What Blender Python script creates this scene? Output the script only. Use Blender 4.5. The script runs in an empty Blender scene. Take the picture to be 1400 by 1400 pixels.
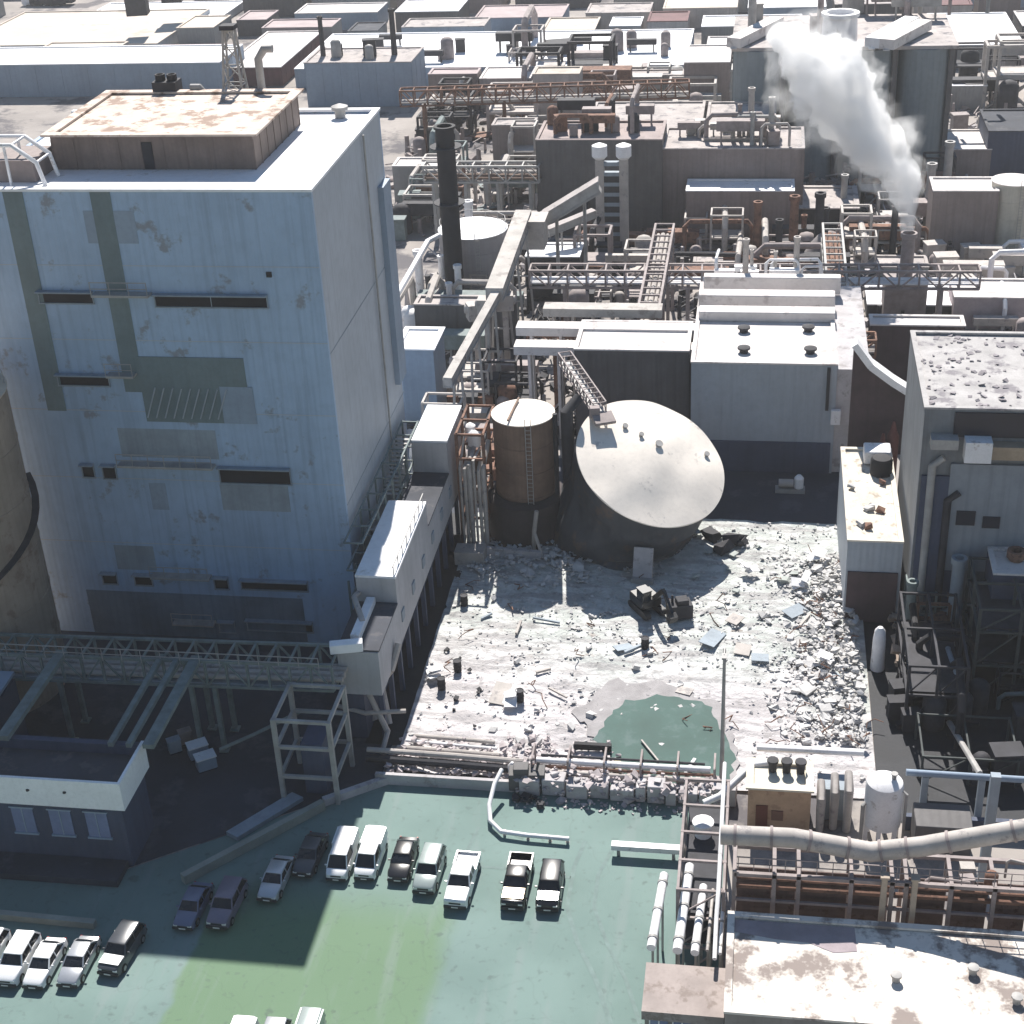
import bpy, bmesh, math, random
from mathutils import Vector, Matrix, noise

scene = bpy.context.scene
COL = scene.collection
rnd = random.Random(7)

# ------------------------------------------------------------------ camera, sky, sun, exposure
cam_data = bpy.data.cameras.new('camera')
cam = bpy.data.objects.new('camera', cam_data)
COL.objects.link(cam)
R_, U_, F_ = [Vector(v) for v in [[0.987871, 0.148383, -0.045752], [-0.032662, 0.486628, 0.872998], [-0.151803, 0.860915, -0.485573]]]
cam.matrix_world = Matrix(((R_.x, U_.x, -F_.x, 0), (R_.y, U_.y, -F_.y, 0), (R_.z, U_.z, -F_.z, 72), (0, 0, 0, 1)))
cam_data.sensor_width = 36
cam_data.lens = 54.82
cam_data.clip_start = 1
cam_data.clip_end = 3000
scene.camera = cam

SUN_EL = math.radians(47.1)
SUN_AZ = math.radians(-7.65)          # measured from +Y towards +X
world = bpy.data.worlds.new('World')
scene.world = world
world.use_nodes = True
wn = world.node_tree
sky = wn.nodes.new('ShaderNodeTexSky')
sky.sky_type = 'NISHITA'
sky.sun_disc = False
sky.sun_elevation = SUN_EL
sky.sun_rotation = SUN_AZ
sky.dust_density = 0.3
sky.air_density = 1.6
sky.ozone_density = 5.5
wn.nodes['Background'].inputs[1].default_value = 0.047
wn.links.new(sky.outputs[0], wn.nodes['Background'].inputs[0])

sun_data = bpy.data.lights.new('sun', 'SUN')
sun_data.energy = 4.6
sun_data.angle = math.radians(0.5)
sun_data.color = (1.0, 0.95, 0.88)
sun = bpy.data.objects.new('sun', sun_data)
COL.objects.link(sun)
sdir = Vector((math.sin(SUN_AZ) * math.cos(SUN_EL), math.cos(SUN_AZ) * math.cos(SUN_EL), math.sin(SUN_EL)))
sun.rotation_euler = (-sdir).to_track_quat('-Z', 'Y').to_euler()
sun.location = (0, 150, 120)

scene.view_settings.view_transform = 'Standard'
scene.view_settings.look = 'None'
scene.view_settings.exposure = 0.88
scene.view_settings.gamma = 1
scene.cycles.max_bounces = 10
scene.cycles.diffuse_bounces = 3
scene.cycles.volume_bounces = 8
scene.cycles.volume_step_rate = 2.0

# ------------------------------------------------------------------ materials
MATS = {}
def mk(name, col, rough=.8, var=.25, scale=.6, metal=0., streak=0., stain=None, corr=None, bump=.0, vec='pos'):
    """procedural weathered surface. stain=(colour, amount 0..1, scale); corr=(axis, period m, strength)"""
    if name in MATS: return MATS[name]
    m = bpy.data.materials.new(name); m.use_nodes = True
    nt = m.node_tree; N = nt.nodes; L = nt.links
    bs = N['Principled BSDF']
    bs.inputs['Roughness'].default_value = rough
    bs.inputs['Metallic'].default_value = metal
    if vec == 'pos': src = N.new('ShaderNodeNewGeometry').outputs['Position']
    else: src = N.new('ShaderNodeTexCoord').outputs['Object']
    def noise_(sc, det=5, vecin=None, ro=.6):
        n = N.new('ShaderNodeTexNoise'); n.inputs['Scale'].default_value = sc
        n.inputs['Detail'].default_value = det; n.inputs['Roughness'].default_value = ro
        L.new(vecin if vecin else src, n.inputs['Vector']); return n.outputs['Fac']
    def ramp(f, a, b, c0, c1):
        r = N.new('ShaderNodeMapRange'); r.inputs[1].default_value = a; r.inputs[2].default_value = b
        r.inputs[3].default_value = c0; r.inputs[4].default_value = c1; L.new(f, r.inputs[0]); return r.outputs[0]
    def mixc(fac, a, b):
        x = N.new('ShaderNodeMix'); x.data_type = 'RGBA'
        if isinstance(fac, float): x.inputs[0].default_value = fac
        else: L.new(fac, x.inputs[0])
        for s, i in ((a, 6), (b, 7)):
            if isinstance(s, tuple): x.inputs[i].default_value = (*s, 1)
            else: L.new(s, x.inputs[i])
        return x.outputs[2]
    dark = tuple(c * (1 - var) for c in col); lite = tuple(min(1, c * (1 + var * .7)) for c in col)
    c = mixc(ramp(noise_(scale), .3, .7, 0, 1), dark, lite)
    c = mixc(ramp(noise_(scale * 9, 3), .45, .75, 0, .35), c, tuple(x * .72 for x in col))
    if streak:
        mp = N.new('ShaderNodeMapping'); mp.inputs['Scale'].default_value = (1.3, 1.3, .05); L.new(src, mp.inputs[0])
        c = mixc(ramp(noise_(1.6, 4, mp.outputs[0]), .48, .75, 0, streak), c, tuple(x * .45 for x in col))
    if stain:
        sc_, am, ss = stain
        c = mixc(ramp(noise_(ss, 7, None, .68), .62 - am * .25, .68 - am * .2, 0, .9), c, sc_)
    L.new(c, bs.inputs['Base Color'])
    hgt = None
    if corr:
        w = N.new('ShaderNodeTexWave'); w.wave_type = 'BANDS'; w.bands_direction = corr[0]
        w.inputs['Scale'].default_value = .314 / corr[1]; L.new(src, w.inputs['Vector'])
        bp = N.new('ShaderNodeBump'); bp.inputs['Strength'].default_value = corr[2]; bp.inputs['Distance'].default_value = .05
        L.new(w.outputs['Fac'], bp.inputs['Height']); hgt = bp
    if bump:
        b2 = N.new('ShaderNodeBump'); b2.inputs['Strength'].default_value = bump; b2.inputs['Distance'].default_value = .08
        L.new(noise_(scale * 14, 6), b2.inputs['Height'])
        if hgt: L.new(hgt.outputs[0], b2.inputs['Normal'])
        hgt = b2
    if hgt: L.new(hgt.outputs[0], bs.inputs['Normal'])
    MATS[name] = m
    return m

CLAD = mk('pale blue cladding', (.34, .46, .62), .6, .12, .12, streak=.4, stain=((.22, .24, .27), .12, .35), corr=('X', .45, .25))
CLADS = mk('pale blue side cladding', (.42, .46, .51), .6, .10, .12, streak=.25, corr=('Y', .45, .25))  # lighter than the front: skylight on the side put into the colour
GREENP = mk('grey green cladding', (.15, .20, .215), .7, .15, .3, streak=.2, corr=('X', .45, .2))
PATCHB = mk('slate blue cladding', (.26, .33, .42), .6, .12, .3, streak=.2)
DULLG = mk('dull grey green panel', (.27, .32, .37), .7, .2, .3, streak=.35)
GLASSD = mk('dark glass band', (.012, .016, .03), .35, .2, .5)
WROOF = mk('white roof membrane', (.82, .82, .84), .7, .05, .2, stain=((.6, .58, .55), .05, .5))
CREAMR = mk('stained cream roof', (.72, .67, .61), .85, .12, .25, stain=((.20, .16, .145), .44, .34))
RUSTR = mk('rust streaked roof', (.60, .50, .43), .8, .25, .35, stain=((.22, .14, .10), .5, .55), corr=('X', .9, .4))
LOUV = mk('brown louvre siding', (.19, .15, .135), .8, .25, .4, streak=.5, corr=('X', .6, .5))
GREYW = mk('mid grey siding', (.30, .295, .29), .7, .15, .2, streak=.3, corr=('X', .5, .3))
LGREYW = mk('light grey siding', (.36, .40, .45), .65, .1, .2, streak=.25, corr=('X', .5, .3))
DGREYW = mk('dark grey siding', (.115, .11, .112), .75, .2, .25, streak=.35, corr=('X', .6, .35))
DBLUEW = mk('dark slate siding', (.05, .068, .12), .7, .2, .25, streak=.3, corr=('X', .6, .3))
TEALW = mk('teal grey siding', (.20, .235, .255), .7, .15, .15, streak=.3, corr=('X', .8, .35))
MAUVEW = mk('mauve grey siding', (.25, .205, .195), .75, .2, .25, streak=.4, corr=('X', .6, .3))
BLUEW = mk('blue grey wall', (.25, .32, .41), .7, .12, .2, streak=.2)
MAROON = mk('maroon siding', (.13, .05, .055), .8, .3, .3, streak=.4)
BROWNW = mk('rusty brown sheeting', (.135, .095, .088), .85, .35, .6, streak=.5, stain=((.07, .04, .035), .3, 1.2), corr=('Z', .5, .4))
TANW = mk('tan plaster', (.52, .36, .24), .85, .2, .6, stain=((.38, .25, .17), .3, 1.1))
GREYR = mk('grey gravel roof', (.44, .40, .385), .95, .2, .4, stain=((.18, .17, .18), .3, .5))
LROOF = mk('pale dusty roof', (.66, .62, .60), .9, .12, .3, stain=((.42, .38, .37), .2, .5))
BLACKR = mk('bitumen roof', (.05, .055, .07), .9, .3, .3, stain=((.09, .09, .10), .3, .5))
STEEL = mk('galvanised steel', (.35, .34, .33), .6, .25, .8)
MSTEEL = mk('mauve weathered steel', (.29, .245, .24), .75, .3, 1.)
GSTEEL = mk('dull green steel', (.17, .21, .21), .75, .3, 1.)
DSTEEL = mk('blackened steel', (.032, .032, .04), .8, .4, 1.)
RSTEEL = mk('rusted steel', (.22, .12, .085), .9, .4, 1., stain=((.09, .05, .04), .35, 1.5))
PIPEW = mk('white lagged pipe', (.80, .79, .80), .55, .08, .7, stain=((.5, .47, .45), .12, 1.2))
PIPEG = mk('grey lagged pipe', (.42, .385, .36), .7, .2, .8, stain=((.25, .23, .23), .2, 1.2))
TANKROOF = mk('chalky tank roof', (.86, .79, .71), .85, .07, .25, stain=((.55, .50, .46), .10, .55))
TANKBODY = mk('dark crumpled tank shell', (.06, .067, .078), .6, .25, .35, streak=.45, bump=.15, stain=((.12, .085, .07), .25, .5))
BROWNTANK = mk('brown tank shell', (.20, .13, .095), .8, .3, .4, streak=.5)
SILOT = mk('tan silo shell', (.34, .27, .215), .8, .25, .3, streak=.45, stain=((.2, .14, .11), .25, .5))
CONCRETE = mk('pale concrete', (.46, .44, .45), .9, .2, .5, stain=((.28, .26, .26), .25, .8), bump=.3)
CHUNK = mk('broken concrete', (.54, .53, .525), .95, .25, .9, bump=.4)
BLACKM = mk('black sooty metal', (.015, .015, .02), .8, .4, .8)
CRUMB = mk('mauve dirt', (.34, .325, .33), 1., .25, .6, bump=.6)

def ground_mat(name, cols, scale, rough=.9, bump=.3, spot=None):
    """two-tone ground with broad patches, fine grain and dark spots"""
    m = mk(name, cols[0], rough, .12, scale, stain=(cols[1], .35, scale * .6), bump=bump)
    return m
def yard_mat():
    m = bpy.data.materials.new('dusty rubble ground'); m.use_nodes = True
    nt = m.node_tree; N = nt.nodes; L = nt.links; bs = N['Principled BSDF']; bs.inputs['Roughness'].default_value = .97
    g = N.new('ShaderNodeNewGeometry'); sx = N.new('ShaderNodeSeparateXYZ'); L.new(g.outputs['Position'], sx.inputs[0])
    def nz(sc, det=6, scale=None, rot=0, ro=.62):
        n = N.new('ShaderNodeTexNoise'); n.inputs['Scale'].default_value = sc; n.inputs['Detail'].default_value = det; n.inputs['Roughness'].default_value = ro
        if scale:
            mp = N.new('ShaderNodeMapping'); mp.inputs['Scale'].default_value = scale; mp.inputs['Rotation'].default_value = (0, 0, rot)
            L.new(g.outputs['Position'], mp.inputs[0]); L.new(mp.outputs[0], n.inputs['Vector'])
        else: L.new(g.outputs['Position'], n.inputs['Vector'])
        return n.outputs['Fac']
    def rng(f, a, b, c=0, d=1):
        r = N.new('ShaderNodeMapRange'); r.interpolation_type = 'SMOOTHSTEP'
        for i, v in enumerate((a, b, c, d)): r.inputs[i + 1].default_value = v
        L.new(f, r.inputs[0]); return r.outputs[0]
    def mth(op, a, b):
        x = N.new('ShaderNodeMath'); x.operation = op
        for i, s in ((0, a), (1, b)):
            if isinstance(s, (int, float)): x.inputs[i].default_value = s
            else: L.new(s, x.inputs[i])
        return x.outputs[0]
    def mix(fac, a, b):
        x = N.new('ShaderNodeMix'); x.data_type = 'RGBA'; L.new(fac, x.inputs[0])
        for s, i in ((a, 6), (b, 7)):
            if isinstance(s, tuple): x.inputs[i].default_value = (*s, 1)
            else: L.new(s, x.inputs[i])
        return x.outputs[2]
    c = mix(rng(nz(.2), .35, .65), (.50, .475, .485), (.68, .65, .655))
    # greener silt towards the back and the right
    wob = mth('MULTIPLY', mth('SUBTRACT', nz(.12), .5), 26.)
    far = rng(mth('ADD', sx.outputs[1], wob), 98., 108.)
    rgt = rng(mth('ADD', sx.outputs[0], mth('MULTIPLY', wob, .5)), 2.5, 6.5)
    c = mix(mth('MULTIPLY', mth('MAXIMUM', far, mth('MULTIPLY', rgt, rng(sx.outputs[1], 93., 98.))), .8), c, mix(rng(nz(.5), .4, .6), (.40, .44, .415), (.60, .63, .605)))
    c = mix(mth('MULTIPLY', rng(nz(.26, 8, (.5, 3.4, 1), .30), .48, .58), .65), c, (.31, .295, .30))      # scraped tracks
    c = mix(mth('MULTIPLY', rng(nz(.8, 9, None, 0, .72), .52, .64), .5), c, (.15, .145, .145))
    c = mix(mth('MULTIPLY', rng(nz(4.5, 6), .60, .68), .7), c, (.56, .54, .53))
    c = mix(mth('MULTIPLY', rng(nz(.9, 5), .62, .72), .5), c, (.24, .17, .15))
    L.new(c, bs.inputs['Base Color'])
    b = N.new('ShaderNodeBump'); b.inputs['Strength'].default_value = .9; b.inputs['Distance'].default_value = .3
    L.new(nz(1.6, 9), b.inputs['Height']); L.new(b.outputs[0], bs.inputs['Normal'])
    return m
YARDM = yard_mat()
GROUNDM = mk('plant ground', (.33, .30, .28), .95, .3, .05, stain=((.09, .085, .095), .5, .09), bump=.5)
SHADEYARD = mk('shade dark ground', (.030, .038, .058), .8, .3, .15, stain=((.055, .065, .09), .3, .25), bump=.4)  # bluish shade of tower and process block put into the ground colour
SHADEBLK = mk('near black shade ground', (.008, .010, .016), .75, .4, .2, stain=((.014, .016, .022), .35, .3), bump=.3)  # near black tone stands in for shade on the ground
PUDM = mk('green wet concrete', (.045, .10, .088), .8, .2, .25, stain=((.075, .125, .12), .3, .5), bump=.1)

def asphalt():
    m = bpy.data.materials.new('green grey asphalt'); m.use_nodes = True
    nt = m.node_tree; N = nt.nodes; L = nt.links; bs = N['Principled BSDF']; bs.inputs['Roughness'].default_value = .8
    g = N.new('ShaderNodeNewGeometry'); sx = N.new('ShaderNodeSeparateXYZ'); L.new(g.outputs['Position'], sx.inputs[0])
    def noise_(sc, det=5):
        n = N.new('ShaderNodeTexNoise'); n.inputs['Scale'].default_value = sc; n.inputs['Detail'].default_value = det
        L.new(g.outputs['Position'], n.inputs['Vector']); return n.outputs['Fac']
    def math_(op, a, b):
        x = N.new('ShaderNodeMath'); x.operation = op
        for i, s in ((0, a), (1, b)):
            if isinstance(s, (int, float)): x.inputs[i].default_value = s
            else: L.new(s, x.inputs[i])
        return x.outputs[0]
    def rng(f, a, b, c=0, d=1):
        r = N.new('ShaderNodeMapRange'); r.interpolation_type = 'SMOOTHSTEP'
        for i, v in enumerate((a, b, c, d)): r.inputs[i + 1].default_value = v
        L.new(f, r.inputs[0]); return r.outputs[0]
    def mix(fac, a, b):
        x = N.new('ShaderNodeMix'); x.data_type = 'RGBA'
        if isinstance(fac, float): x.inputs[0].default_value = fac
        else: L.new(fac, x.inputs[0])
        for s, i in ((a, 6), (b, 7)):
            if isinstance(s, tuple): x.inputs[i].default_value = (*s, 1)
            else: L.new(s, x.inputs[i])
        return x.outputs[2]
    base = mix(rng(noise_(.12), .35, .65), (.112, .180, .166), (.145, .222, .206))
    wob = math_('MULTIPLY', math_('SUBTRACT', noise_(.35), .5), 1.6)
    x = math_('ADD', sx.outputs[0], wob); y = math_('ADD', sx.outputs[1], wob)
    gm = math_('MULTIPLY', rng(x, -34.6, -34.2), rng(x, -17.6, -19.2))       # newer greenish overlay bay
    gm = math_('MULTIPLY', gm, rng(y, 77.5, 72.))
    base = mix(math_('MULTIPLY', gm, .8), base, (.100, .180, .088))
    # pale drag marks and wheel tracks
    w = N.new('ShaderNodeTexNoise'); w.inputs['Scale'].default_value = .5; w.inputs['Detail'].default_value = 6
    mp = N.new('ShaderNodeMapping'); mp.inputs['Scale'].default_value = (1.6, .22, 1); mp.inputs['Rotation'].default_value = (0, 0, .35)
    L.new(g.outputs['Position'], mp.inputs[0]); L.new(mp.outputs[0], w.inputs['Vector'])
    base = mix(math_('MULTIPLY', rng(w.outputs['Fac'], .52, .7), .35), base, (.19, .23, .23))
    base = mix(math_('MULTIPLY', rng(noise_(1.8, 8), .58, .7), .3), base, (.06, .08, .078))
    vo = N.new('ShaderNodeTexVoronoi'); vo.feature = 'DISTANCE_TO_EDGE'; vo.inputs['Scale'].default_value = .16
    vw = N.new('ShaderNodeVectorMath'); vw.operation = 'MULTIPLY_ADD'; nv = N.new('ShaderNodeTexNoise'); nv.inputs['Scale'].default_value = .6; nv.inputs['Detail'].default_value = 6
    L.new(g.outputs['Position'], nv.inputs['Vector']); L.new(nv.outputs['Color'], vw.inputs[0]); vw.inputs[1].default_value = (2.2, 2.2, 0); L.new(g.outputs['Position'], vw.inputs[2])
    L.new(vw.outputs[0], vo.inputs['Vector'])
    base = mix(math_('MULTIPLY', rng(vo.outputs['Distance'], .010, .002), .1), base, (.035, .05, .048))
    base = mix(math_('MULTIPLY', rng(noise_(.7, 3), .66, .74), .45), base, (.045, .065, .06))
    L.new(base, bs.inputs['Base Color'])
    b = N.new('ShaderNodeBump'); b.inputs['Strength'].default_value = .25; b.inputs['Distance'].default_value = .03
    L.new(noise_(9, 4), b.inputs['Height']); L.new(b.outputs[0], bs.inputs['Normal'])
    return m
ASPH = asphalt()

# ------------------------------------------------------------------ mesh helpers
class MB:
    """collects simple solids; build() links them as ONE mesh object"""
    def __init__(s): s.v = []; s.f = []
    def add(s, vs, fs):
        o = len(s.v); s.v += [tuple(p) for p in vs]; s.f += [tuple(i + o for i in q) for q in fs]; return s
    def box(s, x0, x1, y0, y1, z0, z1):
        x0, x1 = sorted((x0, x1)); y0, y1 = sorted((y0, y1)); z0, z1 = sorted((z0, z1))
        return s.add([(x0,y0,z0),(x1,y0,z0),(x1,y1,z0),(x0,y1,z0),(x0,y0,z1),(x1,y0,z1),(x1,y1,z1),(x0,y1,z1)],
                     [(0,3,2,1),(4,5,6,7),(0,1,5,4),(1,2,6,5),(2,3,7,6),(3,0,4,7)])
    def obox(s, c, size, rz=0, tx=0, ty=0):
        M = Matrix.Translation(c) @ Matrix.Rotation(rz, 4, 'Z') @ Matrix.Rotation(ty, 4, 'Y') @ Matrix.Rotation(tx, 4, 'X')
        a, b, h = (d / 2 for d in size)
        vs = [M @ Vector(p) for p in ((-a,-b,-h),(a,-b,-h),(a,b,-h),(-a,b,-h),(-a,-b,h),(a,-b,h),(a,b,h),(-a,b,h))]
        return s.add(vs, [(0,3,2,1),(4,5,6,7),(0,1,5,4),(1,2,6,5),(2,3,7,6),(3,0,4,7)])
    def bar(s, p, q, w, h=None):
        """rectangular bar between two points"""
        p = Vector(p); q = Vector(q); d = (q - p)
        if d.length < 1e-4: return s
        d.normalize(); up = Vector((0, 0, 1)) if abs(d.z) < .95 else Vector((0, 1, 0))
        a = d.cross(up).normalized() * w / 2; b = a.cross(d).normalized() * (h or w) / 2
        vs = [p-a-b, p+a-b, p+a+b, p-a+b, q-a-b, q+a-b, q+a+b, q-a+b]
        return s.add(vs, [(0,1,2,3),(7,6,5,4),(4,5,1,0),(5,6,2,1),(6,7,3,2),(7,4,0,3)])
    def tube(s, p, q, r, n=10, r2=None):
        p = Vector(p); q = Vector(q); d = (q - p)
        if d.length < 1e-4: return s
        d.normalize(); up = Vector((0, 0, 1)) if abs(d.z) < .9 else Vector((0, 1, 0))
        a = d.cross(up).normalized(); b = d.cross(a)
        r2 = r if r2 is None else r2; vs = []
        for c, rr in ((p, r), (q, r2)):
            for i in range(n):
                t = 2 * math.pi * i / n; vs.append(c + a * (rr * math.cos(t)) + b * (rr * math.sin(t)))
        fs = [(i, (i+1) % n, n + (i+1) % n, n + i) for i in range(n)]
        fs += [tuple(range(n-1, -1, -1)), tuple(range(n, 2*n))]
        return s.add(vs, fs)
    def path(s, pts, r, n=10):
        """one swept tube through the points, mitred at the bends"""
        P = [Vector(p) for p in pts]; vs = []; a = None
        for i, p in enumerate(P):
            d = (P[min(i+1, len(P)-1)] - P[max(i-1, 0)]).normalized()
            if a is None:
                up = Vector((0, 0, 1)) if abs(d.z) < .9 else Vector((0, 1, 0)); a = d.cross(up).normalized()
            a = (a - d * a.dot(d)).normalized(); b = d.cross(a)
            k = 1.
            if 0 < i < len(P)-1:
                c = (P[i]-P[i-1]).normalized().dot((P[i+1]-P[i]).normalized()); k = 1 / max(.55, math.sqrt((1 + c) / 2))
            for j in range(n):
                t = 2*math.pi*j/n; vs.append(p + a*(r*k*math.cos(t)) + b*(r*k*math.sin(t)))
        m = len(P); fs = []
        for i in range(m-1):
            fs += [(i*n+j, i*n+(j+1) % n, (i+1)*n+(j+1) % n, (i+1)*n+j) for j in range(n)]
        fs += [tuple(range(n-1, -1, -1)), tuple(range((m-1)*n, m*n))]
        return s.add(vs, fs)
    def lathe(s, x, y, prof, n=24):
        """prof = [(r, z), ...] bottom to top"""
        vs = []
        for r, z in prof:
            for i in range(n):
                t = 2*math.pi*i/n; vs.append((x + r*math.cos(t), y + r*math.sin(t), z))
        fs = []
        for k in range(len(prof)-1):
            fs += [(k*n+i, k*n+(i+1) % n, (k+1)*n+(i+1) % n, (k+1)*n+i) for i in range(n)]
        fs += [tuple(range(n-1, -1, -1)), tuple(range((len(prof)-1)*n, len(prof)*n))]
        return s.add(vs, fs)
    def prism(s, poly, z0, z1):
        n = len(poly); a = sum(poly[i][0]*poly[(i+1) % n][1] - poly[(i+1) % n][0]*poly[i][1] for i in range(n))
        if a < 0: poly = poly[::-1]
        vs = [(p[0], p[1], z0) for p in poly] + [(p[0], p[1], z1) for p in poly]
        return s.add(vs, [tuple(range(n-1, -1, -1)), tuple(range(n, 2*n))] + [(i, (i+1) % n, n+(i+1) % n, n+i) for i in range(n)])
    def chunk(s, c, r, g=rnd, flat=.7):
        """one irregular broken lump"""
        vs = []
        for sx in (-1, 1):
            for sy in (-1, 1):
                for sz in (-1, 1):
                    vs.append(Vector((sx*r*g.uniform(.25, 1.1), sy*r*g.uniform(.2, 1.), sz*r*flat*g.uniform(.1, .9))))
        M = Matrix.Rotation(g.uniform(0, 6.3), 4, 'Z') @ Matrix.Rotation(g.uniform(-.5, .5), 4, 'X')
        c = Vector(c)
        return s.add([c + M @ v for v in vs], [(0,1,3,2),(4,6,7,5),(0,4,5,1),(2,3,7,6),(0,2,6,4),(1,5,7,3)])
    def build(s, name, mat, parent=None, bevel=0, smooth=True, org=None):
        me = bpy.data.meshes.new(name); o_ = Vector(ORG[parent.name] if parent else (org or (0, 0, 0)))
        me.from_pydata([(v[0]-o_.x, v[1]-o_.y, v[2]-o_.z) for v in s.v], [], s.f)
        me.materials.append(mat)
        bm = bmesh.new(); bm.from_mesh(me); bmesh.ops.recalc_face_normals(bm, faces=bm.faces)
        if bevel: bmesh.ops.bevel(bm, geom=list(bm.edges), offset=bevel, segments=1, affect='EDGES')
        bm.to_mesh(me); bm.free()
        if smooth:
            me.polygons.foreach_set('use_smooth', [True]*len(me.polygons)); me.set_sharp_from_angle(angle=math.radians(38))
        o = bpy.data.objects.new(name, me); COL.objects.link(o)
        if parent: o.parent = parent; ORG[o.name] = tuple(o_)
        else: o.location = o_; ORG[o.name] = tuple(o_)
        return o

ORG = {}
def tag(o, label=None, cat=None, group=None, kind=None):
    if label: o['label'] = label
    if cat: o['category'] = cat
    if group: o['group'] = group
    if kind: o['kind'] = kind
    return o
def thing(name, label, cat, loc=(0, 0, 0), group=None):
    o = bpy.data.objects.new(name, None); COL.objects.link(o); o.empty_display_size = .5
    o.location = loc; ORG[o.name] = tuple(loc)
    return tag(o, label, cat, group)
def solo(name, mb, mat, label, cat, group=None, kind=None, bevel=0, smooth=True):
    """a thing that is one mesh, its origin at its base"""
    xs = [v[0] for v in mb.v]; ys = [v[1] for v in mb.v]; zs = [v[2] for v in mb.v]
    o = mb.build(name, mat, None, bevel, smooth, ((min(xs)+max(xs))/2, (min(ys)+max(ys))/2, min(zs)))
    return tag(o, label, cat, group, kind)
def struct(name, mb, mat, kind='structure'):
    return tag(mb.build(name, mat), kind=kind)
def dup(root, loc, rz=None, label=None, group=None, scale=None):
    r = root.copy(); COL.objects.link(r); r.location = loc
    if rz is not None: r.rotation_euler = (0, 0, rz)
    if scale: r.scale = scale
    tag(r, label, None, group)
    for ch in list(root.children):
        c = ch.copy(); COL.objects.link(c); c.parent = r
        for g in list(ch.children):
            d = g.copy(); COL.objects.link(d); d.parent = c
    return r

BOXES = []
def building(name, label, bx, wall, roof, cat='building', par=.35, coping=None, windows=(), doors=(), winmat=None, ribs=0, vents=(), group=None, wallside=None, eave=0):
    """box building: wall ring with parapet, roof deck, coping, window and door panels on its front, roof vents"""
    x0, x1, y0, y1, z0, z1 = bx
    if y1 < y0 + 1: y1 = y0 + 1
    BOXES.append((x0, x1, y0, y1))
    t = thing(name, label, cat, ((x0+x1)/2, (y0+y1)/2, z0), group)
    w = MB(); k = .3
    w.box(x0, x1, y0, y0+k, z0, z1); w.box(x0, x1, y1-k, y1, z0, z1)
    w.box(x0, x0+k, y0+k, y1-k, z0, z1); w.box(x1-k, x1, y0+k, y1-k, z0, z1)
    if ribs:
        n = max(2, int((x1-x0)/ribs))
        for i in range(n+1):
            xx = x0 + (x1-x0)*i/n; w.box(max(x0, xx-.07), min(x1, xx+.07), y0-.06, y0-.002, z0, z1-.35)
        n = max(2, int((y1-y0)/ribs))
        for i in range(n+1):
            yy = y0 + (y1-y0)*i/n; w.box(x1+.002, x1+.06, max(y0, yy-.07), min(y1, yy+.07), z0, z1-.35)
    w.build('wall', wall, t)
    if wallside: MB().box(x1+.004, x1+.05, y0+.02, y1, z0, z1-.02).build('side_cladding', wallside, t)
    zr = z1 - par
    MB().box(x0+k-.02, x1-k+.02, y0+k-.02, y1-k+.02, zr-.25, zr).build('roof', roof, t)
    c = MB(); e = .06 + eave; h = .16
    c.box(x0-e, x1+e, y0-e, y0+k+.05, z1+.003, z1+h); c.box(x0-e, x1+e, y1-k-.05, y1+e, z1+.003, z1+h)
    c.box(x0-e, x0+k+.05, y0+k+.053, y1-k-.053, z1+.003, z1+h); c.box(x1-k-.05, x1+e, y0+k+.053, y1-k-.053, z1+.003, z1+h)
    c.build('coping', coping or roof, t)
    for a, b, c0, c1 in windows:
        f = MB(); f.box(a, b, y0-.05, y0-.003, c0, c1); wo = f.build('window', winmat or GLASSD, t)
        fr = MB()
        for q in ((a-.08, b+.08, c1, c1+.08), (a-.08, b+.08, c0-.1, c0)): fr.box(q[0], q[1], y0-.12, y0-.002, q[2], q[3])
        fr.box(a-.08, a, y0-.1, y0-.002, c0, c1); fr.box(b, b+.08, y0-.1, y0-.002, c0, c1)
        fr.build('frame', STEEL, wo)
    for a, b, c1 in doors:
        MB().box(a, b, y0-.09, y0-.003, z0+.05, z0+c1).build('door', DSTEEL, t)
    for vx, vy, r, h in vents:
        MB().lathe(vx, vy, [(r, zr), (r, zr+h*.7), (r*1.5, zr+h*.72), (r*1.5, zr+h*.85), (r*.3, zr+h)], 12).build('roof_vent', DSTEEL, t)
    return t

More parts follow.
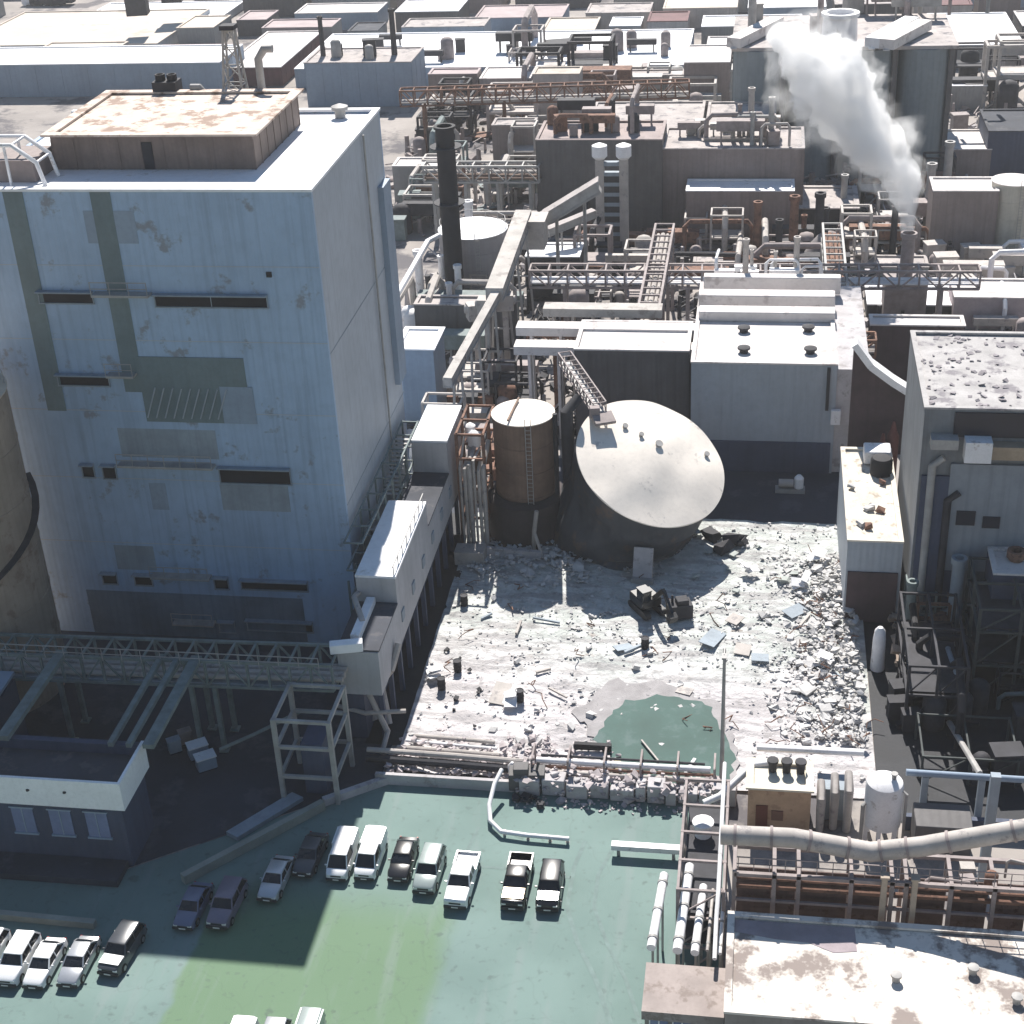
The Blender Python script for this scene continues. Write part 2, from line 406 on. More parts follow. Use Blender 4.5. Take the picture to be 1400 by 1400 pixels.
def truss(name, label, p, q, w, h, bay, mat, cat='truss', legs=(), deck=None, lw=.16, group=None, rail=0):
    """lattice bridge between two bottom-centre points: chords, posts, diagonals, deck, legs [(t, z_ground)]"""
    p = Vector(p); q = Vector(q); d = q - p; L = d.length; dn = d.normalized()
    s = Vector((dn.y, -dn.x, 0)).normalized() * w / 2; up = Vector((0, 0, h))
    t = thing(name, label, cat, (p + q) / 2 * 1.0, group)
    m = MB(); n = max(2, round(L / bay))
    for k in (-1, 1):
        m.bar(p + s*k, q + s*k, lw); m.bar(p + s*k + up, q + s*k + up, lw)
        for i in range(n+1):
            a = p + d * (i/n) + s*k; m.bar(a + Vector((0, 0, lw/2)), a + up - Vector((0, 0, lw/2)), lw*.8)
            if i < n:
                b = p + d * ((i+1)/n) + s*k
                if i % 2: m.bar(a, b + up, lw*.6)
                else: m.bar(a + up, b, lw*.6)
    for i in range(n+1):
        a = p + d*(i/n); m.bar(a - s, a + s, lw*.7); m.bar(a - s + up, a + s + up, lw*.7)
    m.build('frame', mat, t)
    if deck:
        MB().bar(p + Vector((0, 0, .14)), q + Vector((0, 0, .14)), w*.9, .06).build('deck', deck, t)
    for tt, zg in legs:
        for k in (-1, 1):
            a = p + d*tt + s*k; l = MB(); l.bar((a.x, a.y, zg), (a.x, a.y, a.z - lw/2), lw*1.5)
            l.bar((a.x-.35, a.y, zg+.06), (a.x+.35, a.y, zg+.06), .7, .12); l.build('leg', mat, t)
    return t

def tank(name, label, x, y, r, z0, z1, shell, roofm, cat='tank', cone=.12, rings=3, rail=True, n=36, ladder=True, group=None):
    t = thing(name, label, cat, (x, y, z0), group)
    m = MB(); pr = [(r, z0)]
    for i in range(1, rings):
        zz = z0 + (z1-z0)*i/rings; pr += [(r, zz-.05), (r+.05, zz-.04), (r+.05, zz+.04), (r, zz+.05)]
    m.lathe(x, y, pr + [(r, z1)], n); m.build('shell', shell, t)
    MB().lathe(x, y, [(r+.1, z1+.004), (r+.1, z1+.09), (r*.5, z1+.09+r*cone*.5), (.25, z1+.09+r*cone)], n).build('roof', roofm, t)
    if rail:
        g = MB(); k = 14
        P = [(x+(r-.1)*math.cos(2*math.pi*i/k), y+(r-.1)*math.sin(2*math.pi*i/k), z1) for i in range(k)]
        for i in range(k):
            a = P[i]; b = P[(i+1) % k]
            g.bar((a[0], a[1], z1+.08), (a[0], a[1], z1+1.1), .05); g.bar((a[0], a[1], z1+1.1), (b[0], b[1], z1+1.1), .05)
        g.build('railing', STEEL, t)
    if ladder:
        g = MB(); yy = y - r - .25
        for k in (-.25, .25): g.bar((x+k+r*.3, yy+.1, z0), (x+k+r*.3, yy+.1, z1+.8), .06)
        zz = z0+.3
        while zz < z1: g.bar((x-.25+r*.3, yy+.1, zz), (x+.25+r*.3, yy+.1, zz), .04); zz += .4
        g.build('ladder', STEEL, t)
    return t

# ================================================================== SETTING
g = MB(); nx = 40
def wob_sheet(name, poly, z, mat, sub=1.5, amp=0., kind='structure'):
    """ground sheet clipped to a polygon, gently uneven"""
    bm = bmesh.new(); vs = [bm.verts.new((p[0], p[1], 0)) for p in poly]; bm.faces.new(vs)
    xs = [p[0] for p in poly]; ys = [p[1] for p in poly]
    if sub:
        for ax, lo, hi in ((0, min(xs), max(xs)), (1, min(ys), max(ys))):
            k = lo + sub
            while k < hi - .2:
                co = (k, 0, 0) if ax == 0 else (0, k, 0); no = (1, 0, 0) if ax == 0 else (0, 1, 0)
                bmesh.ops.bisect_plane(bm, geom=bm.verts[:]+bm.edges[:]+bm.faces[:], plane_co=co, plane_no=no); k += sub
    for v in bm.verts:
        v.co.z = z + (amp * (.5 + noise.fractal(Vector((v.co.x*.35, v.co.y*.35, 3.1)), .8, 2.1, 4)) if amp else 0)
    me = bpy.data.meshes.new(name); bm.to_mesh(me); bm.free(); me.materials.append(mat)
    if amp: me.polygons.foreach_set('use_smooth', [True]*len(me.polygons))
    o = bpy.data.objects.new(name, me); COL.objects.link(o); ORG[name] = (0, 0, 0)
    return tag(o, kind=kind)
wob_sheet('ground', [(-900, -300), (900, -300), (900, 2200), (-900, 2200)], -.05, GROUNDM, 0)
wob_sheet('parking_lot', [(-90, 20), (-.9, 20), (-.9, 87.2), (-25.5, 87.2), (-29.5, 84.5), (-43, 75), (-90, 75)], 0, ASPH, 0)
wob_sheet('shaded_service_yard', [(-90, 75.1), (-43.1, 75.1), (-29.6, 84.6), (-26.2, 87.4), (-26.2, 140), (-90, 140)], .004, SHADEYARD, 0)  # dark ground colour paints in the tower's shade
wob_sheet('rubble_yard', [(-25.5, 88.2), (9.4, 88.2), (9.4, 112), (8.2, 127.2), (-26, 127.2)], .01, YARDM, .8, .22)
wob_sheet('annex_shade_strip', [(-28.3, 91.3), (-25.3, 91.3), (-25.4, 127), (-28.3, 127)], .03, SHADEBLK, 0)  # black strip painted where the annex shade falls
wob_sheet('painted_shade_strip', [(-26, 127.1), (8.3, 127.1), (8.3, 139), (-26, 139)], .02, SHADEYARD, 0)  # dark strip painted for the shade before the process block
wob_sheet('shade_black_ground', [(9.45, 86), (60, 86), (60, 112), (9.45, 112)], -.01, SHADEBLK, 0)  # near black sheet paints in the right hall's shade
# wet teal pool with a mauve mud rim showing through the rubble
def ragged(poly, amp, seed, n=6):
    out = []
    for i in range(len(poly)):
        a, b = Vector(poly[i][:2]), Vector(poly[(i+1) % len(poly)][:2]); d = b - a; nn = Vector((d.y, -d.x)).normalized() if d.length > 0 else Vector((0, 0))
        for k in range(n):
            p = a + d*(k/n); out.append(p + nn*amp*noise.fractal(Vector((p.x*.7, p.y*.7, seed)), .9, 2., 4))
    return [(p.x, p.y) for p in out]
wob_sheet('mud_patch', ragged([(-12.77,95.11,0.00), (-12.35,98.45,0.00), (-9.97,100.61,0.00), (-6.53,100.81,0.00), (-3.90,99.66,0.00), (-1.87,97.93,0.00), (-0.67,94.37,0.00), (-0.29,89.67,0.00), (-1.26,87.38,0.00), (-8.49,87.02,0.00), (-9.27,90.96,0.00), (-11.23,93.24,0.00)], .8, 2.), .255, CRUMB, 0)
wob_sheet('wet_pool', ragged([(-9.14,87.29,0.00), (-10.00,90.72,0.00), (-10.94,93.63,0.00), (-10.03,96.84,0.00), (-7.70,98.76,0.00), (-5.00,98.99,0.00), (-2.80,97.66,0.00), (-1.38,94.75,0.00), (-0.68,90.89,0.00), (-1.27,87.54,0.00), (-4.82,86.56,0.00)], .6, 5.), .262, PUDM, 0)

# ------------------------------------------------------------------ 1. tall boiler house
TX0, TX1, TY0, TY1, TZ = -58.5, -31.7, 104.4, 126.3, 38.7
tw = thing('boiler_house', 'tall pale blue windowless boiler house with white flat roof and dark slot bands', 'building', (-44, 112, 0))
m = MB(); k = .35
m.box(TX0, TX1, TY0, TY0+k, 0, TZ); m.box(TX0, TX1, TY1-k, TY1, 0, TZ); m.box(TX0, TX0+k, TY0+k, TY1-k, 0, TZ)
m.build('wall', CLAD, tw)
MB().box(TX1-k, TX1, TY0+k+.002, TY1-k-.002, 0, TZ).build('side_wall', CLADS, tw)
MB().box(TX0+k, TX1-k, TY0+k, TY1-k, TZ-.5, TZ-.15).build('roof', WROOF, tw)
c = MB()
c.box(TX0-.1, TX1+.1, TY0-.12, TY0+k+.1, TZ+.003, TZ+.2); c.box(TX0-.1, TX1+.1, TY1-k-.1, TY1+.1, TZ+.003, TZ+.2)
c.box(TX1-k-.1, TX1+.1, TY0+k+.103, TY1-k-.103, TZ+.003, TZ+.2); c.build('coping', WROOF, tw)
def panel(name, mat, r, d, parent=None):
    x0, x1, z0, z1 = r
    return MB().box(x0, x1, TY0-d, TY0-.003, z0, z1).build(name, mat, parent or tw)
# vertical grey green strips run the height of the front
for r in ((-55.09,-57.54,20.94,38.67), (-48.34,-49.29,22.71,38.68)):
    x0, x1, z0, z1 = r
    panel('cladding_strip', GREENP, (x0, x0+1.55, z0, z1), .05)
panel('patched_panel', PATCHB, (-49.12,-45.21,34.76,37.25), .03)
# slot bands: dark openings with a projecting hood and sill
def slot(r, hood=True):
    x0, x1, z0, z1 = r
    z0 -= .12; z1 += .12
    o = panel('slot_opening', BLACKM, (x0, x1, z0, z1), .04)
    h = MB()
    if hood: h.box(x0-.1, x1+.1, TY0-.55, TY0-.045, z1, z1+.1)
    h.box(x0-.1, x1+.1, TY0-.16, TY0-.045, z0-.1, z0)
    for xx in (x0-.07, x1+.002): h.box(xx, xx+.07, TY0-.15, TY0-.045, z0-.05, z1+.05)
    n = max(1, int((x1-x0)/3.5))
    for i in range(1, n): xx = x0+(x1-x0)*i/n; h.box(xx-.03, xx+.03, TY0-.07, TY0-.042, z0-.02, z1+.02)
    h.build('frame', DULLG, o)
for r in ((-53.85,-49.59,30.17,30.82), (-44.64,-35.98,29.99,30.70), (-53.68,-49.54,23.33,23.99),
          (-41.68,-35.95,15.10,16.22), (-51.46,-50.40,15.15,16.11), (-53.19,-52.24,15.22,16.12),
          (-53.32,-52.11,5.14,5.94), (-50.50,-49.04,5.14,5.93), (-43.58,-42.45,5.09,5.96), (-41.28,-35.70,5.19,5.85),
          (-43.76,-42.47,0.82,1.64), (-41.30,-35.71,1.18,1.91)): slot(r)
def ledge(r, d=.9):
    x0, x1, z0, z1 = r
    w = MB().box(x0, x1, TY0-d, TY0-.003, z1-.18, z1); n = max(2, int((x1-x0)/1.2))
    for i in range(n+1):
        xx = x0+(x1-x0)*i/n; w.bar((min(xx+.03,x1-.03), TY0-d+.04, z1+.003), (min(xx+.03,x1-.03), TY0-d+.04, z1+1.0), .05)
    w.bar((x0, TY0-d+.04, z1+1.0), (x1, TY0-d+.04, z1+1.0), .06); w.bar((x0, TY0-d+.04, z1+.5), (x1, TY0-d+.04, z1+.5), .05)
    w.build('balcony', STEEL, tw)
for r in ((-49.32,-44.85,30.11,30.99), (-49.35,-47.15,23.38,24.39), (-49.83,-41.95,15.16,16.62), (-48.78,-43.75,5.24,6.29), (-47.59,-44.02,0.74,1.80)): ledge(r)
# green louvred block in the middle of the front
lv = panel('louvre_panel', GREENP, (-46.98,-38.45,20.22,25.72), .09)
panel('patched_panel', PATCHB, (-40.66,-38.04,20.23,23.34), .11)
lr = (-46.82,-39.89,20.50,23.21); lm = MB()
for i in range(9):
    xx = lr[0] + (lr[1]-lr[0]-1.2)*i/8
    lm.bar((xx, TY0-.16, lr[2]+.1), (xx+1.0, TY0-.16, lr[3]-.05), .16, .08)
lm.build('slats', LGREYW, lv)
panel('patched_panel', PATCHB, (-47.82,-46.43,12.27,14.70), .03)
panel('lower_cladding', mk('shade darkened blue cladding', (.15, .20, .26), .7, .3, .3, streak=.5), (-55.05,-36.28,-1.64,4.28), .05)  # shade at the tower base put into a darker panel colour
panel('stained_panel', DULLG, (-41.89,-36.26,12.45,14.77), .02)
panel('stained_panel', DULLG, (-49.62,-41.57,17.00,19.54), .02)
panel('stained_panel', DULLG, (-51.85,-48.44,6.45,8.76), .02)
a = ((-35.56,104.40,32.46)); MB().box(a[0]-.2, a[0]+.2, TY0-.12, TY0-.003, a[2]-.2, a[2]+.2).build('wall_vent', BLACKM, tw)
for zz in (9, 15, 21, 27, 33): MB().box(TX0, TX1, TY0-.025, TY0-.003, zz, zz+.07).build('joint_strip', CLADS, tw)
for zz in (13, 26): MB().box(TX1+.003, TX1+.03, TY0+.4, TY1, zz, zz+.06).build('joint_strip', DULLG, tw)
MB().box(TX1+.003, TX1+.5, 123.4, 126, 15, 33).build('side_duct', PATCHB, tw)
# side door and small wall boxes
MB().tube((TX1+.2, 119.6, 6), (TX1+.2, 119.6, TZ-.2), .09, 8).build('drain_pipe', STEEL, tw)

# penthouse on the boiler house roof
PY0 = 110.2
ph = building('roof_penthouse', 'low rusty roofed louvre penthouse on top of the tall boiler house', (-53.4, -37.5, PY0, 122.6, TZ-.14, TZ+2.5), LOUV, RUSTR, 'penthouse', par=.05, coping=RUSTR, eave=.45,
    windows=(), doors=((-46.2, -45.4, 2.1),), ribs=1.6)
def cyl_solo(name, x, y, r, z0, z1, mat, label, cat, group=None, cap=True, n=16):
    b_ = MB().lathe(x, y, [(r, z0), (r, z1-.1), (r*1.12, z1-.08), (r*1.12, z1), (r*.7, z1), (r*.7, z1-.25)], n)
    return solo(name, b_, mat, label, cat, group)
tv = thing('exhaust_vent', 'black boxy twin exhaust vent behind the boiler house penthouse', 'vent', (-48.6, 123.2, TZ-.14))
b_ = MB(); b_.box(-49.6, -47.6, 122.4, 124.0, TZ-.14, TZ+3.4); b_.build('casing', DSTEEL, tv)
for xx in (-49.1, -48.1):
    MB().lathe(xx, 123.2, [(.42, TZ+3.403), (.42, TZ+3.9), (.3, TZ+3.9), (.3, TZ+3.5)], 12).build('stack', BLACKM, tv)
# stack cluster with braced frame
fr = thing('lattice_mast', 'leaning grey lattice mast among pipes behind the boiler house penthouse', 'mast', (-43.2, 124.2, TZ-.14))
m = MB(); zt = TZ+7.2
base = [(-44.2, 123.4), (-42.2, 123.4), (-42.2, 125.1), (-44.2, 125.1)]; top = [(-43.5, 123.9), (-42.7, 123.9), (-42.7, 124.6), (-43.5, 124.6)]
for i in range(4):
    a, b = base[i], top[i]; m.bar((a[0], a[1], TZ-.14), (b[0], b[1], zt), .16)
    for j in range(5):
        t0, t1 = j/5, (j+1)/5; c, d = base[(i+1) % 4], top[(i+1) % 4]
        P = lambda A, B, t: (A[0]+(B[0]-A[0])*t, A[1]+(B[1]-A[1])*t, TZ-.1+(zt-TZ)*t)
        m.bar(P(a, b, t0), P(c, d, t1), .09); m.bar(P(a, b, t1), P(c, d, t1), .08)
m.build('frame', STEEL, fr); MB().box(-43.7, -42.5, 123.7, 124.8, zt, zt+.35).build('cap', DSTEEL, fr)
solo('vent_pipe', MB().path([(-40.9, 124.2, TZ-.14), (-40.9, 124.2, TZ+4.8), (-40.3, 124.2, TZ+5.6), (-39.6, 124.2, TZ+5.6)], .32, 12), STEEL, 'tall grey gooseneck vent pipe right of the leaning lattice mast', 'pipe')
solo('vent_pipe', MB().path([(-45.4, 123.2, TZ-.14), (-45.4, 123.2, TZ+2.2), (-45.9, 123.2, TZ+2.8), (-46.6, 123.2, TZ+2.8)], .28, 12), STEEL, 'short grey gooseneck vent pipe between black exhaust vent and lattice mast', 'pipe')
solo('roof_fan', MB().lathe(-34.6, 124.6, [(.45, TZ-.14), (.45, TZ+.5), (.7, TZ+.55), (.7, TZ+.8), (.15, TZ+1.)], 14), STEEL, 'small round fan on the back corner of the white boiler house roof', 'fan')
fa = thing('bent_pipe_rig', 'white angled pipe frame at the left end of the boiler house roof', 'frame', (-55.2, 107, TZ))
m = MB()
for yy in (106.2, 108.6):
    m.path([(-57.2, yy, TZ+2.9), (-54.6, yy, TZ+2.9), (-52.9, yy, TZ+1.6), (-52.5, yy, TZ-.14)], .16, 8)
    m.bar((-55.2, yy, TZ-.14), (-55.2, yy, TZ+2.9), .16)
m.bar((-54.6, 106.2, TZ+2.9), (-54.6, 108.6, TZ+2.9), .14); m.bar((-52.9, 106.2, TZ+1.6), (-52.9, 108.6, TZ+1.6), .14)
m.build('tubing', PIPEW, fa)
MB().box(-57, -53.6, 107, 111, TZ-.14, TZ+1.5).build('equipment_box', MAUVEW, fa)

# tan silo left of the boiler house
sl = tank('silo', 'tan stained silo standing in front of the boiler house left edge', -60.4, 96.5, 5.8, 0, 25.6, SILOT, mk('pale tan roof', (.62, .50, .38), .8, .15, .4), 'silo', cone=.35, rings=6, ladder=False)
m = MB()
for i in range(16):
    a = -1.9 + i*.17; b2 = a + .17
    m.bar((-60.4+6.05*math.cos(a), 96.5+6.35*math.sin(a), 9+i*.5), (-60.4+6.05*math.cos(b2), 96.5+6.35*math.sin(b2), 9.5+i*.5), .55, .12)
m.build('spiral_stair', DSTEEL, sl)


# ------------------------------------------------------------------ 2. things along the right side of the boiler house
lb_s = mk('long annex side wall', (.42, .42, .44), .75, .15, .25, streak=.3)
an = thing('annex', 'long narrow grey annex with stepped white roofs along the rubble yard', 'building', (-28, 108, 0))
m = MB()
for y0, y1, z in ((91.5, 98.2, 8.2), (98.2, 110.2, 10.4), (110.2, 119.6, 8.2), (119.6, 127, 11.2)):
    m.box(-29.7, -26.6, y0+.002, y1-.002, 4.4, z)
m.build('wall', lb_s, an)
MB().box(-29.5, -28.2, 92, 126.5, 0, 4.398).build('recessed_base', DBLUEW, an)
for i in range(12): yy = 92 + i*3.1; MB().box(-27.05, -26.7, yy, yy+.35, 0, 4.398).build('column', DBLUEW, an)
MB().box(-29.75, -26.55, 98.25, 110.15, 10.403, 10.6).build('roof', WROOF, an)
MB().box(-29.75, -26.55, 119.7, 127, 11.203, 11.4).build('roof', WROOF, an)
MB().box(-29.75, -26.55, 110.3, 119.5, 8.203, 8.35).build('roof', BLACKR, an)
MB().box(-29.75, -26.55, 91.6, 98.1, 8.203, 8.35).build('roof', BLACKR, an)
for i in range(7): MB().box(-26.597, -26.5, 99 + i*4, 99.9 + i*4, 6.0, 6.9).build('wall_vent', DULLG, an)
m = MB(); m.bar((-26.75, 98.3, 11.4), (-26.75, 110, 11.4), .08)
for i in range(8): m.bar((-26.75, 98.5+i*1.6, 10.6), (-26.75, 98.5+i*1.6, 11.4), .07)
m.build('railing', STEEL, an)
solo('beam', MB().box(-28.9, -28.2, 92.6, 97.9, 8.36, 8.95), WROOF, 'bright white beam lying along the front end of the grey annex roof', 'beam', bevel=.04)
solo('beam', MB().obox((-28.9, 91.4, 8.75), (2.4, .8, .75), .25), WROOF, 'short white crosswise beam overhanging the front tip of the annex roof', 'beam', bevel=.04)
# steel stair frame in the gap between tower and annex
st = thing('steel_stair', 'dull green steel stair frame against the boiler house right wall', 'stair', (-30.6, 112, 0))
m = MB()
for i in range(9):
    yy = 101.5 + i*2.7
    for xx in (-31.3, -29.85): m.bar((xx, yy, 0), (xx, yy, 11.6 if i > 1 else 8), .16)
for zz in (3.4, 6.2, 9, 11.5):
    for xx in (-31.3, -29.85): m.bar((xx, 101.5, zz), (xx, 123, zz), .14)
    for i in range(9): m.bar((-31.3, 101.5+i*2.7, zz), (-29.85, 101.5+i*2.7, zz), .12)
for i in range(8):
    a = 101.5 + i*2.7; m.bar((-29.85, a, 3.4 if i % 2 else 9), (-29.85, a+2.7, 9 if i % 2 else 3.4), .1)
m.build('frame', GSTEEL, st)
for j, zz in enumerate((3.4, 6.2, 9)):
    m = MB()
    for i in range(14):
        f = i/14; yy = 102 + (f if j % 2 == 0 else 1-f)*6 + j*6; m.box(-31.2, -29.95, yy, yy+.34, zz+f*2.6, zz+f*2.6+.05)
    m.build('treads', STEEL, st)
hx = building('stair_head_house', 'small blue grey hut with bright white roof on the boiler house flank', (-37.10,-33.14,145.97,151.64,0.00,8.61), BLUEW, WROOF, 'hut', par=.05, coping=WROOF, eave=.15)
solo('pipe', MB().path([(-29.6, 99.6, 1), (-29.6, 99.6, 8.6), (-29.6, 97, 9.4), (-28.4, 94.5, 8.9)], .22, 8), PIPEG, 'bent grey pipe rising at the front corner of the annex', 'pipe')

# tangled pipes at the annex front end
for i, (pts, r, lab) in enumerate((
    ([((-28.29,93.91,6.00)), ((-28.00,93.46,5.00)), ((-28.97,94.73,2.00)), ((-28.11,93.82,0.30))], .3, 'pale bent pipe hanging off the front end of the annex, outermost'),
    ([((-26.22,96.05,6.00)), ((-26.64,94.77,4.50)), ((-27.65,94.89,3.00)), ((-26.84,93.33,0.40))], .28, 'pale bent pipe curling down beside the dark annex base'),
    ([((-30.45,92.50,2.50)), ((-28.08,91.64,2.60)), ((-25.18,92.44,2.40))], .17, 'thin level grey pipe crossing below the annex front end'),
    ([((-28.33,92.48,5.00)), ((-26.53,91.64,1.00)), ((-26.64,89.87,0.30))], .2, 'thin grey pipe slanting down to the edge of the rubble yard'))):
    solo('pipe', MB().path(pts, r, 8), PIPEG, lab, 'pipe')

# ------------------------------------------------------------------ 3. pipe bridge and frames in the tower's shade
YB = 90.8
truss('pipe_bridge', 'grey lattice pipe bridge on legs crossing in front of the boiler house', (-60, YB, 5.6), (-29.6, YB, 6.1), 2.6, 2.2, 1.6, GSTEEL, 'bridge', legs=((.64, .05), (.70, .05), (.3, .05)), deck=DULLG, lw=.22)
m = MB()
for j, (dy, r) in enumerate(((-.8, .2), (-.2, .28), (.5, .22), (.95, .16))): m.path([(-60, YB+dy, 6.1), (-45, YB+dy, 6.3), (-29, YB+dy, 6.75)], r, 8)
solo('pipe_bundle', m, PIPEG, 'bundle of grey pipes laid along the lattice bridge deck', 'pipes')
m = MB()
for i in range(20): m.bar((-59+i*1.5, YB-1.42, 7.8), (-59+i*1.5, YB-1.42, 8.9), .05)
m.bar((-59, YB-1.42, 8.9), (-30.5, YB-1.42, 8.95), .06); m.bar((-59, YB-1.42, 8.4), (-30.5, YB-1.42, 8.45), .05)
solo('handrail', m, STEEL, 'thin grey handrail on top of the lattice pipe bridge', 'railing')
pf = thing('portal_gantry', 'grey steel portal frame standing at the right end of the pipe bridge', 'frame', (-31, 86, 0))
m = MB()
P0 = [(-32.6, 84.3), (-28.6, 84.3), (-28.6, 88.6), (-32.6, 88.6)]
for a in P0: m.bar((a[0], a[1], 0), (a[0], a[1], 7.2), .32)
for zz in (2.2, 4.8, 7.1):
    for i in range(4): m.bar((*P0[i], zz), (*P0[(i+1) % 4], zz), .24)
m.build('frame', STEEL, pf)
MB().box(-31.2, -29.6, 85.2, 88, .02, 4.4).build('equipment_casing', DBLUEW, pf)
# twin leaning conveyor legs
for nm, x0, lab in (('conveyor_beam', -42.6, 'first of three parallel beams from the shaded left building roof to the pipe bridge'), ('conveyor_beam', -41.3, 'middle of three parallel beams from the shaded left building roof to the pipe bridge'), ('conveyor_beam', -39.9, 'thicker outermost beam from the shaded left building roof up to the pipe bridge')):
    solo(nm, MB().bar((x0, 79.6, 7.9), (x0, 90, 8.1), .38 if 'thicker' not in lab else .8, .35), GSTEEL, lab, 'beam')
solo('conveyor_beam', MB().bar((-50.4, 79.6, 7.9), (-50.4, 90, 8.0), .8, .4), GSTEEL, 'lone dull beam left of the dark opening behind the shaded left building', 'beam')
solo('sloping_cover', MB().obox((-56.4, 85, 6.6), (5, 7.5, .25), 0, .05), BLUEW, 'pale blue sloping cover at the far left below the pipe bridge', 'cover')
m = MB(); m.box(-58.9, -53.9, 81.4, 88.6, .05, 6.3); solo('bin', m, DBLUEW, 'dark square bin under the pale blue sloping cover', 'bin')

# shaded left building with white fascia
LX1 = -40.6
lb = thing('office_block', 'shaded low office block with broad white fascia and recessed dark roof', 'building', (-52, 78, 0))
LY0, LY1, LZ = 75.9, 80.6, 7.6
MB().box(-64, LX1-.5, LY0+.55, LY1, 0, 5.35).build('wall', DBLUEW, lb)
f = MB(); f.box(-64, LX1, LY0, LY0+.22, 5.35, LZ); f.box(LX1-.22, LX1, LY0+.222, LY1, 5.35, LZ); f.build('fascia', mk('white painted fascia', (.86, .86, .86), .6, .05, .4, streak=.12), lb)
MB().box(-64, LX1-.23, LY0+.23, LY1, 6.3, 6.7).build('roof', BLACKR, lb)
MB().box(-64, LX1-.24, LY1-.5, LY1-.02, 6.703, 7.5).build('kerb', DBLUEW, lb)
for a in (-49.1, -46.4, -43.8):
    w = MB().box(a, a+1.55, LY0+.48, LY0+.547, 2.5, 4.6).build('window', mk('hazy blue glass', (.20, .24, .38), .25, .2, .6), lb)
    fr_ = MB(); fr_.box(a-.1, a+1.65, LY0+.42, LY0+.548, 4.6, 4.72); fr_.box(a-.1, a+1.65, LY0+.38, LY0+.548, 2.36, 2.5); fr_.box(a+.73, a+.81, LY0+.45, LY0+.478, 2.5, 4.6); fr_.build('frame', PATCHB, w)
for a in (-47.2, -44.6): MB().lathe(a, LY0-.02, [(.12, 6.6), (.12, 6.7), (.05, 6.72)], 8).build('scupper', DSTEEL, lb)
MB().box(-64, -41.4, LY0-1.6, LY0+.5, .02, .55).build('plinth', SHADEYARD, lb)
# low walls in the shade
solo('kerb_wall', MB().bar(((-37.07,75.18,0.35)), ((-29.52,83.65,0.35)), .5, .75), mk('dull olive concrete', (.26, .28, .25), .9, .2, .5), 'long dull concrete kerb wall slanting through the tower shadow', 'wall')
solo('kerb_wall', MB().bar(((-29.62,84.02,0.30)), ((-25.07,87.26,0.30)), .45, .6), CONCRETE, 'short concrete kerb continuing from the slanting kerb to the yard corner', 'wall')
solo('ramp', MB().prism([(p[0], p[1]) for p in (((-35.63,80.17,0.00)), ((-32.15,84.80,0.00)), ((-31.19,84.32,0.00)), ((-34.67,79.65,0.00)))], .006, .35), DULLG, 'low pale concrete strip just behind the slanting kerb wall', 'kerb')
solo('cable_tray', MB().path([((-38.00,86.83,2.20)), ((-35.45,87.94,3.00)), ((-32.26,89.38,4.20))], .14, 8), GSTEEL, 'thin straight pipe sloping up to the portal frame in the shade', 'pipe')
solo('retaining_kerb', MB().bar((-70, 71.3, .25), (-41.5, 70.6, .25), .45, .5), mk('dull olive concrete', (.26, .28, .25)), 'long dark kerb behind the front left row of cars', 'kerb')
for i, (x, y, c_, lab) in enumerate((( *((-39.45,87.34,0.00))[:2], BLUEW, 'pale pallet box in the dark yard below the slim bridge legs, nearer one'), (*((-40.51,88.64,0.00))[:2], BLUEW, 'pale pallet box in the dark yard below the slim bridge legs, farther one'), (*((-42.48,89.00,0.00))[:2], DULLG, 'small dull green crate beside the office block corner'), (*((-42.00,90.12,0.00))[:2], MAUVEW, 'small brown crate behind the dull green crate in the dark yard'))):
    t = thing('crate', lab, 'crate', (x, y, .01)); s_ = .9 if i < 2 else .6
    MB().obox((x, y, .62), (s_*1.6, s_*1.1, 1.), .6).build('body', c_, t, bevel=.04); MB().obox((x, y, 1.18), (s_*1.7, s_*1.2, .1), .6).build('lid', PIPEW if i < 2 else c_, t); MB().obox((x, y, .06), (s_*1.5, s_*1.0, .1), .6).build('skid', DSTEEL, t)
for i, (px, lab) in enumerate(((-41.6, 'dented shrub sized pale post at the office block corner'),)):
    solo('bollard', MB().lathe(px, 77.6, [(.18, 0), (.18, 1.1), (.08, 1.2)], 10), CONCRETE, 'single pale bollard beside the office block corner', 'bollard')

